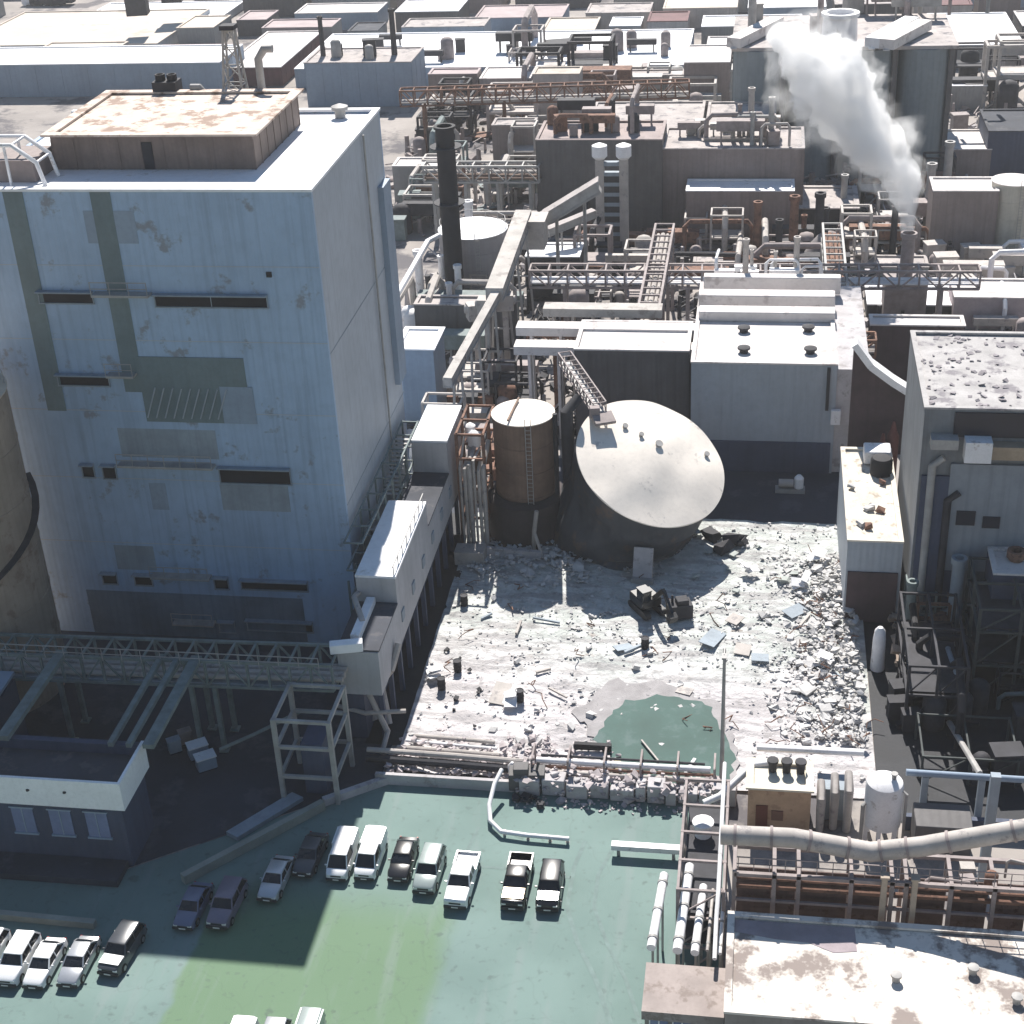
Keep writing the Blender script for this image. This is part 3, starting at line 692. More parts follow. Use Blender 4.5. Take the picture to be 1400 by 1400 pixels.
# ------------------------------------------------------------------ 4. vehicles
def paint(name, col, rough=.3, metal=.1):
    m = mk(name, col, rough, .06, 1.5, metal, vec='obj')
    m.node_tree.nodes['Principled BSDF'].inputs['Coat Weight'].default_value = .4
    return m
TYRE = mk('tyre rubber', (.02, .02, .02), .9, .2, 2., vec='obj')
RIM = mk('wheel rim', (.35, .35, .36), .4, .2, 2., .8, vec='obj')
AUTOGLASS = mk('car glass', (.012, .015, .02), .08, .1, 1., vec='obj')
LAMPM = mk('headlamp glass', (.75, .75, .72), .15, .05, 2., vec='obj')
TAILM = mk('tail lamp glass', (.35, .03, .02), .2, .1, 2., vec='obj')
TRIM = mk('black bumper trim', (.03, .03, .032), .6, .2, 2., vec='obj')
PLATE = mk('number plate', (.7, .7, .66), .5, .1, 3., vec='obj')
def loft(m, st, n=5):
    """st = [(y, half width bottom, half width top, z bottom, z top, corner radius)]"""
    rings = []
    for y, hb, ht, zb, zt, r in st:
        ring = [(-hb, zb), (hb, zb), (hb + (ht-hb)*.45, zb+(zt-zb)*.5), (ht, zt-r), (ht-r*.3, zt-r*.3), (ht-r, zt), (-ht+r, zt), (-ht+r*.3, zt-r*.3), (-ht, zt-r), (-hb-(ht-hb)*.45, zb+(zt-zb)*.5)]
        rings.append([(x, y, z) for x, z in ring])
    k = len(rings[0]); vs = [v for r in rings for v in r]; fs = []
    for i in range(len(rings)-1):
        fs += [(i*k+j, i*k+(j+1) % k, (i+1)*k+(j+1) % k, (i+1)*k+j) for j in range(k)]
    fs += [tuple(range(k-1, -1, -1)), tuple(range((len(rings)-1)*k, len(rings)*k))]
    m.add(vs, fs)
def car(name, kind, pm, label, cat, hoodm=None, bedm=None, group=None):
    t = thing(name, label, cat, (0, 0, 0), group)
    W = {'sedan': .88, 'suv': .93, 'van': .98, 'pickup': .96}[kind]; L = {'sedan': 2.3, 'suv': 2.35, 'van': 2.6, 'pickup': 2.75}[kind]
    hz = {'sedan': .92, 'suv': 1.08, 'van': 1.12, 'pickup': 1.12}[kind]; rz = {'sedan': 1.44, 'suv': 1.72, 'van': 2.05, 'pickup': 1.78}[kind]
    b_ = MB(); zb = .28
    if kind == 'pickup':
        loft(b_, [(-L, W-.18, W-.22, .42, .92, .1), (-L+.14, W-.06, W-.1, zb, hz-.06, .12), (-L+1.45, W-.02, W-.06, zb, hz, .1), (.75, W-.02, W-.05, zb, hz, .08)])
        b_.box(-W+.02, W-.02, .755, L-.02, .42, .68)
        for s_ in (-1, 1): b_.box(s_*(W-.02), s_*(W-.14), .755, L-.04, .683, hz)
        b_.box(-W+.145, W-.145, L-.12, L-.03, .683, hz-.02)
    else:
        tz = {'sedan': hz-.02, 'suv': hz, 'van': hz}[kind]
        loft(b_, [(-L, W-.2, W-.24, .4, hz-.24, .1), (-L+.16, W-.07, W-.11, zb, hz-.12, .12), (-L+(.55 if kind == 'van' else 1.2), W-.01, W-.05, zb, hz, .1),
                  (L-.9, W-.01, W-.05, zb, tz, .1), (L-.12, W-.06, W-.1, zb, tz-.04, .12), (L, W-.16, W-.2, .4, tz-.18, .1)])
    b_.build('body', pm, t)
    c0, c1, c2, c3 = {'sedan': (-1.0, -.35, 1.0, 1.75), 'suv': (-1.05, -.5, 1.75, 2.22), 'van': (-2.0, -1.2, 2.4, 2.56), 'pickup': (-1.25, -.62, .5, .72)}[kind]
    g_ = MB(); loft(g_, [(c0, W-.09, W-.12, hz-.06, hz+.02, .01), (c1, W-.09, W-.24, hz-.06, rz-.05, .08), (c2, W-.09, W-.24, hz-.06, rz-.05, .08), (c3, W-.1, W-.14, hz-.06, hz+.03, .01)])
    gl = g_.build('windows', AUTOGLASS, t)
    r_ = MB(); loft(r_, [(c1-.05, W-.22, W-.26, rz-.1, rz-.02, .03), (c1+.1, W-.2, W-.25, rz-.1, rz+.01, .04), (c2-.1, W-.2, W-.25, rz-.1, rz+.01, .04), (c2+.06, W-.22, W-.26, rz-.1, rz-.02, .03)])
    r_.build('roof', pm, t)
    for s_ in (-1, 1):
        for p0_, p1_, w_ in (((s_*(W-.1), c0+.02, hz), (s_*(W-.24), c1, rz-.06), .09), ((s_*(W-.1), c3-.02, hz), (s_*(W-.24), c2, rz-.06), .11), ((s_*(W-.1), (c1+c2)/2, hz), (s_*(W-.24), (c1+c2)/2, rz-.07), .09)):
            MB().bar(p0_, p1_, w_).build('pillar', pm, t)
    if kind == 'van':
        for s_ in (-1, 1): MB().bar((s_*(W-.12), .2, (hz+rz)/2-.02), (s_*(W-.12), 2.4, (hz+rz)/2-.02), .14, rz-hz-.1).build('side_panel', pm, t)
    if hoodm: MB().box(-W+.14, W-.14, -L+.3, c0-.04, hz+.005, hz+.03).build('bonnet', hoodm, t, bevel=.01)
    if bedm: MB().box(-W+.15, W-.15, .8, L-.14, .69, .9).build('bed_load', bedm, t)
    for s_ in (-1, 1):
        for yy in (-L+.85, L-.9):
            w = MB().tube((s_*(W-.24), yy, .34), (s_*(W+.01), yy, .34), .34, 16).build('wheel', TYRE, t)
            MB().tube((s_*(W+.012), yy, .34), (s_*(W+.03), yy, .34), .2, 10).build('rim', RIM, w)
        MB().obox((s_*(W-.34), -L+.05, hz-.34), (.34, .12, .16), 0).build('headlight', LAMPM, t, bevel=.02)
        MB().obox((s_*(W-.2), L-.06, hz-.22), (.16, .12, .26), 0).build('tail_light', TAILM, t, bevel=.02)
        MB().obox((s_*(W+.06), c0+.3, hz+.08), (.2, .1, .14), 0).build('mirror', pm, t, bevel=.02)
    MB().obox((0, -L-.02, .42), (W*1.8, .14, .26)).build('bumper', TRIM, t, bevel=.03); MB().obox((0, L+.0, .44), (W*1.8, .14, .24)).build('bumper', TRIM, t, bevel=.03); MB().obox((0, -L+.03, hz-.38), (W*.95, .12, .16)).build('grille', TRIM, t, bevel=.03)
    MB().box(-.26, .26, -L-.1, -L-.092, .38, .5).build('number_plate', PLATE, t)
    return t
WHITE = paint('white car paint', (.82, .82, .82)); SILVER = paint('silver car paint', (.48, .49, .51), .3, .5); BLACKP = paint('black car paint', (.012, .012, .015)); DGREYP = paint('dark grey car paint', (.06, .065, .075)); GREENISH = paint('grey green car paint', (.30, .35, .34)); BLUEP = paint('dull blue car paint', (.12, .14, .22)); TANP = paint('tan bonnet', (.62, .50, .32)); PURP = paint('grey violet car paint', (.16, .14, .19))
G1 = 'cars parked nose out in the main row'; G2 = 'cars parked in the tower shadow'; G3 = 'cars parked at the lower left'; G4 = 'cars cut off by the bottom edge'
def park(c_, nose, yaw=0):
    L = 2.2; k_ = .78 if c_.name.startswith('parked_van') else .87; c_.scale = (k_, k_, k_)
    x, y = nose[0], nose[1]
    c_.location = (x - L*math.sin(yaw)*1, y + L*math.cos(yaw), 0.005); c_.rotation_euler = (0, 0, yaw)
for kind, nm, pm, hood, bed, px, yaw, lab, cat, grp in (
    ('van', 'parked_van', WHITE, None, None, ((-26.71,76.02,0.00)), 0, 'slim white van at the shadow edge, left end of the main parked row', 'van', G1),
    ('van', 'parked_van', WHITE, None, None, ((-24.85,76.28,0.00)), -.02, 'tall white van second in the main row, beside the slim white van', 'van', G1),
    ('sedan', 'parked_car', BLACKP, None, None, ((-22.55,76.29,0.00)), 0, 'black saloon between the tall white van and grey green car', 'car', G1),
    ('suv', 'parked_car', GREENISH, None, None, ((-20.62,75.37,0.00)), -.03, 'grey green estate car between the black saloon and white pickup', 'car', G1),
    ('pickup', 'parked_pickup', WHITE, None, mk('pale bed cover', (.62, .63, .63), .7, .1, 1.5, vec='obj'), ((-18.26,74.58,0.00)), -.03, 'white pickup truck with a pale covered bed in the main row', 'pickup truck', G1),
    ('pickup', 'parked_pickup', BLACKP, TANP, None, ((-14.53,74.83,0.00)), .0, 'black pickup truck with a tan bonnet', 'pickup truck', G1),
    ('suv', 'parked_car', BLACKP, SILVER, None, ((-12.24,74.59,0.00)), .02, 'black car with silver bonnet, right end of the main parked row', 'car', G1),
    ('sedan', 'parked_car', SILVER, None, None, ((-30.82,73.59,0.00)), -.05, 'silver saloon standing in the tower shadow', 'car', G2),
    ('sedan', 'parked_car', DGREYP, None, None, ((-29.12,76.14,0.00)), -.05, 'dark grey car in shadow just left of the slim white van', 'car', G2),
    ('sedan', 'parked_car', BLUEP, None, None, ((-35.56,70.49,0.00)), -.04, 'dull blue car at the left end of the shaded row', 'car', G2),
    ('suv', 'parked_car', PURP, None, None, ((-33.35,70.84,0.00)), -.04, 'grey violet car in shadow between the dull blue and silver cars', 'car', G2),
    ('suv', 'parked_car', WHITE, None, None, ((-47.24,64.70,0.00)), 0, 'white estate car mostly cut off by the left edge', 'car', G3),
    ('suv', 'parked_car', WHITE, None, None, ((-45.10,64.62,0.00)), 0, 'white estate car second from the left edge in the sunlit lower left row', 'car', G3),
    ('sedan', 'parked_car', WHITE, None, None, ((-43.28,64.57,0.00)), 0, 'white saloon between the white estate and the silver saloon at lower left', 'car', G3),
    ('sedan', 'parked_car', SILVER, None, None, ((-41.16,64.92,0.00)), 0, 'silver saloon with a bright roof at the lower left', 'car', G3),
    ('suv', 'parked_car', DGREYP, WHITE, None, ((-38.97,66.19,0.00)), -.1, 'dark car with white bonnet alone beside the tower shadow edge', 'car', G3),
    ('van', 'parked_van', WHITE, None, None, ((-28.73,58.77,0.00)), 0, 'low pale van at the bottom edge, left of the three', 'van', G4),
    ('suv', 'parked_car', SILVER, None, None, ((-26.87,59.29,0.00)), 0, 'silver car at the bottom edge, middle of the three', 'car', G4),
    ('van', 'parked_van', GREENISH, None, None, ((-24.92,59.82,0.00)), 0, 'pale green van at the bottom edge, right of the three', 'van', G4)):
    park(car(nm, kind, pm, lab, cat, hood, bed, grp), px, yaw)

def strip(name, pts, w, z, mat):
    m = MB(); vs = []
    for i, p in enumerate(pts):
        d = (Vector(pts[min(i+1, len(pts)-1)][:2]) - Vector(pts[max(i-1, 0)][:2])).normalized(); n_ = Vector((d.y, -d.x))*w/2
        vs += [(p[0]+n_.x, p[1]+n_.y, z), (p[0]-n_.x, p[1]-n_.y, z)]
    m.add(vs, [(2*i, 2*i+1, 2*i+3, 2*i+2) for i in range(len(pts)-1)]); return struct(name, m, mat)
TRK = mk('pale tyre scuff', (.15, .215, .205), .85, .2, 1.5)
strip('tyre_track', [(-10.56,81.98,0.00), (-11.02,79.36,0.00), (-11.06,75.52,0.00), (-9.98,72.34,0.00), (-8.52,69.38,0.00), (-7.29,66.00,0.00), (-6.41,63.34,0.00)], .3, .008, TRK)
strip('tyre_track', [(-8.60,81.43,0.00), (-9.33,78.81,0.00), (-9.30,75.69,0.00), (-8.14,72.53,0.00), (-6.68,69.58,0.00), (-5.57,66.19,0.00)], .26, .008, TRK)
strip('tyre_track', [(-18.10,82.78,0.00), (-18.47,80.47,0.00), (-17.17,78.76,0.00), (-14.16,78.69,0.00), (-11.14,78.28,0.00)], .25, .008, TRK)

# ------------------------------------------------------------------ 5. the collapsed tank and its neighbours
def tilted_tank():
    t = thing('collapsed_tank', 'huge collapsed storage tank slumped sideways with a chalky white tilted roof', 'tank', (-12.2, 125.2, 0))
    n = Vector((.365, -.364, .857)).normalized(); c = Vector((-8.97, 122.5, 8.35)); Rr = 6.75
    a = Vector((1, 0, 0)); a = (a - n*a.dot(n)).normalized(); b = n.cross(a)
    K = 140; rows = 30; m = MB(); vs = []
    bc = Vector((-11.9, 124.8, 0)); br = 6.6
    for j in range(rows+1):
        s_ = j/rows
        for i in range(K):
            th = 2*math.pi*i/K
            lo = bc + Vector((math.cos(th), math.sin(th), 0))*br
            hi = c + (a*math.cos(th) + b*math.sin(th))*Rr
            p = lo.lerp(hi, s_)
            mid = bc.lerp(c, s_); rad = (p - mid)
            w = math.sin(math.pi*s_)
            f = .16*noise.noise(Vector((math.cos(th)*1.6, math.sin(th)*1.6, s_*2.3))) - .10*abs(noise.noise(Vector((math.cos(th)*3.4+s_, math.sin(th)*3.4-s_, s_*3.1)))) + .02*noise.noise(Vector((math.cos(th)*9, math.sin(th)*9, s_*7)))
            p = p + rad*(f*w*.75) - Vector((0, 0, 1))*(.5*w*abs(f))
            if j < 5: p = p + rad*.03*(5-j)*noise.noise(Vector((th*2, j, 7)))
            p.z = max(.02, p.z)
            vs.append(p)
    fs = [(j*K+i, j*K+(i+1) % K, (j+1)*K+(i+1) % K, (j+1)*K+i) for j in range(rows) for i in range(K)]
    m.add(vs, fs + [tuple(range(K-1, -1, -1)), tuple(range(rows*K, rows*K+K))]); m.build('shell', TANKBODY, t)
    m = MB(); prof = ((Rr+.16, .02), (Rr+.16, .16), (Rr*.86, .34), (Rr*.72, .5), (Rr*.55, .68), (Rr*.4, .84), (Rr*.25, .98), (Rr*.12, 1.08)); vs = []
    for j, (r_, h_) in enumerate(prof):
        for i in range(K):
            th = 2*math.pi*i/K; rr = r_
            if 1 <= j <= 6: h2 = h_ + .22*noise.noise(Vector((math.cos(th)*2*r_/Rr, math.sin(th)*2*r_/Rr, 4.)))
            else: h2 = h_
            vs.append(c + n*h2 + (a*math.cos(th) + b*math.sin(th))*rr)
    fs = [(j*K+i, j*K+(i+1) % K, (j+1)*K+(i+1) % K, (j+1)*K+i) for j in range(len(prof)-1) for i in range(K)]
    m.add(vs, fs + [tuple(range(K-1, -1, -1)), tuple(range((len(prof)-1)*K, len(prof)*K))]); ro = m.build('roof', TANKROOF, t)
    for (u_, v_, r_) in ((-.42, .4, .2), (-.2, .3, .18), (.04, .2, .27), (.74, .34, .2)):
        p = c + a*(u_*Rr) + b*(v_*Rr) + n*(1.15*(1-math.hypot(u_, v_))+.05)
        h = MB(); h.tube(p, p + n*.3, r_, 12); h.tube(p + n*.301, p + n*.38, r_*1.3, 12); h.build('hatch', STEEL, ro)
    return t
tilted_tank()
# catwalk that leads onto the roof edge
truss('catwalk', 'grey lattice catwalk leading down onto the collapsed tank roof edge', ((-17.95,134.75,12.40)), ((-13.63,124.82,11.90)), 1.2, 1.1, 1.0, MSTEEL, 'catwalk', deck=STEEL, lw=.12)
solo('platform', MB().obox(((-13.19,123.74,12.00)), (1.9, 1.5, .3), .4, .3).obox(((-14.01,124.20,12.40)), (.9, .8, 1.), .2), MSTEEL, 'small mangled steel platform hanging over the tank roof rim', 'platform', bevel=.04)
pl = thing('shell_plate', 'pale grey upright slab propped in the shadow in front of the collapsed tank', 'slab', (-9.2, 116, 0))
MB().obox((-9.2, 116.4, 1.5), (1.7, .35, 3.1), -.1, -.35).build('plate', CONCRETE, pl, bevel=.03)
MB().obox((-9.2, 115.7, .3), (1.9, .6, .5), -.1).build('bent_rim', STEEL, pl)
m = MB(); m.path([(-19.4, 120.2, .1), (-19.2, 119.8, 2.5), (-18.9, 119.8, 4.6)], .2, 8); m.path([(-19.2, 119.8, 2.4), (-18.4, 119.0, .4)], .16, 8)
solo('pipe', m, PIPEG, 'forked pale pipe standing left of the collapsed tank foot', 'pipe')
m = MB(); m.bar(((-19.10,123.40,0.80)), ((-16.51,123.31,0.80)), .5, .4); solo('beam', m, PIPEG, 'short pale beam lying left of the collapsed tank foot', 'beam')
mp_ = MB()
for (x, y, r_) in ((-2.6, 121.4, 1.2), (-1.6, 123.2, 1.3), (-3.4, 123.8, .9), (-.9, 122.6, .8)): mp_.chunk((x, y, .5), r_)
solo('scrap_heap', mp_, DSTEEL, 'dark scrap heap at the right foot of the collapsed tank', 'scrap')
# brown vessel behind
BX, BYc = -20.6, 124.
bt = tank('brown_tank', 'tall dark brown tank with a small bright cream roof', BX+.2, BYc, 2.75, 0, 12.2, BROWNTANK, TANKROOF, 'tank', cone=.06, rings=5, rail=False, n=40)
MB().bar((BX-.8, BYc-2.4, 12.6), (BX-.5, BYc+2.3, 12.6), .16).build('roof_rib', BROWNTANK, bt)
MB().tube((BX+3.15, BYc-.8, .1), (BX+3.15, BYc-.8, 12.6), .22, 8).build('down_pipe', DSTEEL, bt)
MB().lathe(BX+.2, BYc, [(3.6, 0), (3.6, 4.2), (3.3, 4.5), (2.78, 4.6)], 36).build('lower_jacket', mk('blackish brown jacket', (.05, .04, .042), .85, .3, .5, streak=.5), bt)  # lower jacket darker than the shell above
solo('column_pipe', MB().path([(-16.4, 123.4, .05), (-16.4, 123.4, 12.8), (-15.4, 124.5, 13.6)], .5, 12), DSTEEL, 'blackened thick riser pipe between brown tank and collapsed tank', 'pipe')
pb = thing('pipe_rack', 'rusty rack of vessels and pipes left of the brown tank', 'pipe rack', (-24.6, 124, 0))
m = MB()
for x in (-26, -23.6):
    for y in (121, 124, 127):
        m.bar((x, y, 0), (x, y, 11.5), .26)
    for zz in (3, 6, 9, 11.4): m.bar((x, 121, zz), (x, 127, zz), .2)
for y in (121, 124, 127):
    for zz in (3, 6, 9, 11.4): m.bar((-26, y, zz), (-23.6, y, zz), .2)
m.build('frame', RSTEEL, pb)
for i in range(9):
    y = 121.3 + rnd.random()*5; z = (3.2, 6.2, 9.2)[i % 3]; x = rnd.uniform(-25.5, -24.1)
    MB().lathe(x, y, [(.1, z), (.5, z+.1), (.5, z+1.3), (.1, z+1.6)], 12).build('vessel', (PIPEG, BROWNTANK, PIPEW)[i % 3], pb)
m = MB()
for i in range(6): m.path([(-25.8+i*.42, 120.7, .2), (-25.8+i*.42, 120.7, 8+rnd.random()*3), (-25.6+i*.42, 123, 9+rnd.random()*2.5)], .11+.05*(i % 3), 8)
m.build('pipes', PIPEG, pb)
m = MB(); m.bar((-24.2, 119.4, .6), (-18.5, 119.0, .5), .4, .8); solo('low_wall', m, CONCRETE, 'low pale wall at the back left corner of the rubble yard', 'wall')
m = MB(); m.box(-26.2, -23.5, 117.5, 119.2, .02, 1.4); solo('pipe_casing', m, PIPEG, 'pale low duct casing beside the annex at the yard back corner', 'casing', bevel=.05)

# light grey process block
LBF = 137.4
blk = building('process_block', 'pale grey cube shaped process block with cream roof and four dark vents', (-6.15,7.51,137.40,158.51,0.00,11.45), LGREYW, LROOF, 'building', par=.12, ribs=0, coping=LROOF, wallside=LGREYW)
bx = (-6.15,7.51,137.40,158.51,0.00,11.45); bz = bx[5]
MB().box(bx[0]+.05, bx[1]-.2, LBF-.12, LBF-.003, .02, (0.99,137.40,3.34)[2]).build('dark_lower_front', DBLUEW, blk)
MB().box(bx[1]-.02, bx[1]+3.1, LBF+.3, bx[3]+1, 0, bz-.5).build('side_bay', CONCRETE, blk)
for p in (((-1.35,145.50,11.40)), ((4.95,145.93,11.40)), ((-1.25,140.40,11.40)), ((5.07,140.49,11.40))):
    v = MB(); v.lathe(p[0], p[1], [(.42, bz-.13), (.42, bz+.25), (.62, bz+.28), (.62, bz+.45), (.2, bz+.6)], 14); v.build('roof_vent', DSTEEL, blk)
MB().box(bx[1]-.9, bx[1]-.6, LBF-.25, LBF-.003, bz-4.6, bz-.2).build('down_pipe', DSTEEL, blk)
MB().obox((bx[1]+.1, LBF-.3, bz-5.2), (.9, .5, 1.5)).build('junction_box', PIPEW, blk, bevel=.04)
q = (3.56,133.43,0.00)
pk = thing('pump_skid', 'small pale pump skid in the deep shade before the process block', 'pump', (q[0], q[1], .02))
MB().box(q[0]-1.4, q[0]+1.4, q[1]-.5, q[1]+.5, .03, .4).build('skid', STEEL, pk)
MB().tube((q[0]-1.1, q[1], .9), (q[0]+.3, q[1], .9), .4, 12).build('motor', PIPEG, pk)
MB().lathe(q[0]+.8, q[1], [(.3, .4), (.45, .5), (.45, 1.5), (.2, 1.8)], 12).build('vessel', PIPEW, pk)
# upper strips on the roof: long ducts
for i, (yt, yb2, lab) in enumerate(((418, 438, 'long pale roof duct along the process block roof, nearest of three'), (395, 412, 'long pale roof duct along the process block roof, middle of three'), (378, 388, 'long pale roof duct along the back of the process block roof, farthest of three'))):
    p = [((-5.95,148.13,11.90)), ((-6.12,151.67,12.40)), ((-5.78,155.87,12.80))][i]; p2 = [((7.63,148.62,11.90)), ((7.70,152.11,12.40)), ((8.38,155.63,12.80))][i]
    b_ = MB().box(p[0], p2[0], p[1], p[1]+[1.9, 1.9, 1.3][i], bz-.12, bz+[.9, 1.3, 1.7][i])
    solo('roof_duct', b_, LROOF, lab, 'duct', bevel=.08)
# dark wall left of the block with pale roofs
dw = building('low_hall', 'low hall with dark front wall behind the collapsed tank', (-17.91,-6.58,141.82,149.36,0.00,10.66), DGREYW, LROOF, 'building', par=.1, ribs=1.5)
for i, (x0, x1, yt, yb2, lab) in enumerate(((700,948,455,470,'long white pipe casing on the low hall roof, nearest of three'), (705,950,432,447,'long white pipe casing on the low hall roof, middle of three'), (742,905,408,420,'shorter cream pipe casing at the back of the low hall roof'))):
    z = 10.4 + i*.3; p = [((-24.19,143.02,10.40)), ((-24.54,147.01,10.80)), ((-22.29,151.30,11.20))][i]; p2 = [((-6.24,143.77,10.40)), ((-6.29,147.71,10.80)), ((-9.87,151.72,11.20))][i]
    b_ = MB().box(p[0], p2[0], p[1], p[1]+1.9, p[2]-.9, p[2])
    for k in range(6): xx = p[0]+(p2[0]-p[0])*(k+.5)/6; b_.box(xx-.15, xx+.15, p[1]+.2, p[1]+1.5, .1, p[2]-.903)
    solo('pipe_casing', b_, (LROOF, LROOF, mk('dusty tan sheeting', (.47, .44, .41), .9, .2, .5, stain=((.30, .27, .25), .25, .6)))[i], lab, 'casing', bevel=0)

# ------------------------------------------------------------------ 6. right hand side of the yard
sb = building('pump_house', 'small narrow pump house with debris strewn cream roof at the yard right edge', (7.75, 12.1, 111.2, 127.8, 0, 7.6), LGREYW, mk('cream gritty roof', (.66, .61, .53), .95, .2, .6, stain=((.34, .29, .24), .28, .8), bump=.5), 'building', par=.06, wallside=CONCRETE)
MB().box(7.9, 11.9, 111.05, 111.197, .03, 4.8).build('dark_lower_front', mk('dark maroon cladding', (.075, .05, .055), .85, .3, .4, streak=.4), sb)
bb = MB().lathe(11.0, 123.3, [(.95, 7.55), (.95, 8.9), (.8, 9.1), (.1, 9.2)], 18)
solo('roof_hood', bb, BLACKM, 'black round hood standing on the pump house roof', 'hood')
solo('roof_casing', MB().box(9.6, 11.9, 124.6, 126.6, 7.7, 8.9), PIPEW, 'white casing behind the black hood on the pump house roof', 'casing', bevel=.1)
for i in range(7):
    m = MB().chunk((rnd.uniform(8.3, 11.6), rnd.uniform(112, 121.5), 7.75), rnd.uniform(.25, .5))
    solo('loose_brick', m, (CHUNK, RSTEEL)[i % 2], ('pale broken lump lying on the cream pump house roof', 'rusty scrap lump lying on the cream pump house roof')[i % 2], 'lump', ('pale lumps on the pump house roof', 'rusty lumps on the pump house roof')[i % 2], smooth=False)
rk = MB()
for i in range(60): rk.chunk((rnd.uniform(11.8, 14.5), rnd.uniform(104, 111), rnd.uniform(.2, 1.8)), rnd.uniform(.15, .6))
solo('debris', rk, mk('brown debris', (.34, .27, .22), .95, .35, 1.2), 'brown heap of broken debris spilling in front of the pump house', 'debris', kind='stuff', smooth=False)
solo('fallen_slab', MB().obox((13.6, 112.2, 2.6), (1.5, .2, 3.2), .3, -.6), CONCRETE, 'pale fallen slab leaning right of the pump house front', 'slab')
solo('standing_post', MB().lathe(10.2, 104.4, [(.55, 0), (.5, 2.8), (.42, 3.6), (.2, 3.9)], 12), PIPEW, 'stubby white capped post in front of the pump house', 'post')
# jagged gable wall with white coping
gw = thing('gable_wall', 'grey gable wall with a white sloping coping right of the process block', 'wall', (13, 127, 0))
pts = [((8.58,132.00,15.98)), ((10.13,132.00,13.88)), ((12.16,132.00,12.34)), ((15.42,132.00,10.23))]
m = MB(); vs = []
for x, y, z in pts: vs += [(x, 132, 5), (x, 132, z), (x, 132.5, z), (x, 132.5, 5)]
fs = []
for i in range(3): fs += [(i*4, i*4+4, i*4+5, i*4+1), (i*4+1, i*4+5, i*4+6, i*4+2), (i*4+2, i*4+6, i*4+7, i*4+3), (i*4+3, i*4+7, i*4+4, i*4)]
m.add(vs, fs + [(0, 1, 2, 3), (15, 14, 13, 12)]); m.build('wall', mk('dark maroon cladding', (.075, .05, .055), .85, .3, .4, streak=.4), gw)
m = MB()
for i in range(3): m.bar((pts[i][0], 131.9, pts[i][2]+.2), (pts[i+1][0], 131.9, pts[i+1][2]+.2), 1.5, .6)
m.build('coping', PIPEW, gw)
gx = pts[3][0]
MB().box(gx-.5, gx+.35, 128.5, 131, 0, pts[3][2]-.6).build('end_pier', STEEL, gw)
for i, x in enumerate((10.4, 11.5, 12.4)):
    solo('rusty_vessel', MB().lathe(x, 129+i*.4, [(.55, 0), (.55, 6+i), (.3, 6.6+i), (.12, 7.4+i)], 12), mk('dark red vessel', (.16, .06, .05), .8, .35, .8, streak=.5), ('thin dark red vessel next to the process block side', 'dark red vessel in the middle of the trio below the white coping', 'taller dark red vessel next to the gable wall pier')[i], 'vessel')
solo('pipe', MB().path([(13.2, 125.5, .1), (13.2, 125.5, 8.2), (13.6, 127.5, 8.6)], .35, 10), mk('pinkish pipe', (.55, .47, .48), .7), 'pinkish upright pipe in front of the gable wall pier', 'pipe')
# large right building
rb = building('turbine_hall', 'big grey hall at the right edge with debris on its flat roof', (12.7, 34, 110, 125, 0, 20.1), mk('dim grey siding', (.20, .215, .235), .75, .2, .25, streak=.45, corr=('X', .6, .35)), mk('pale mauve gravel', (.42, .405, .40), .95, .22, .5, stain=((.20, .185, .20), .35, .45)), 'building', par=.1, ribs=2.4)
x0, x1, z0, z1 = (15.80,21.92,16.46,17.53); MB().box(x0, 34, 108.9, 109.997, z0, z1).build('canopy', mk('brown canopy edge', (.36, .28, .20), .8, .3, .5), rb)
x0, x1, z0, z1 = (14.94,21.76,17.88,19.91); MB().box(x0, 34, 109.85, 109.996, z0, z1).build('dark_clerestory', GLASSD, rb)
x0, x1, z0, z1 = (15.78,17.75,16.34,17.71); MB().box(x0, x1, 108.6, 109.9, z0-.05, z1+.3).build('white_box', PIPEW, rb)
x0, x1, z0, z1 = (15.00,23.12,6.12,15.62); MB().box(x0, 34, 109.7, 109.94, z0, z1).build('lower_cladding', mk('slate grey cladding', (.24, .27, .31), .7, .15, .2, streak=.4, corr=('X', 1.2, .4)), rb)
for r in ((15.77,17.21,10.32,11.57), (17.79,19.10,10.13,11.13)): MB().box(r[0], r[1], 109.6, 109.697, r[2], r[3]).build('window', GLASSD, rb)
x0, x1, z0, z1 = (13.26,15.28,17.26,18.08); MB().box(x0, x1, 108.8, 109.99, z0, z1).build('ledge', STEEL, rb)
for i, x in enumerate((13.6, 15.0)):
    MB().path([(x, 109.6, 0), (x, 109.6, 15.5-i*3), (x+.8, 109.6, 16.2-i*3)], .28, 10).build('riser_pipe', (STEEL, DSTEEL)[i], rb)
MB().box(12.9, 16.6, 109.75, 109.99, 2, 14.5).build('stained_panel', mk('dark slate siding', (.055, .07, .10)), rb)
rk = MB()
for i in range(260): rk.chunk((rnd.uniform(13.2, 33), rnd.uniform(110.8, 124.5), 20.05), rnd.uniform(.08, .34), flat=.3)
solo('roof_debris', rk, mk('grey roof rubble', (.30, .275, .29), .95, .3, 1.), 'loose grey rubble scattered over the big right hall roof', 'rubble', kind='stuff', smooth=False)
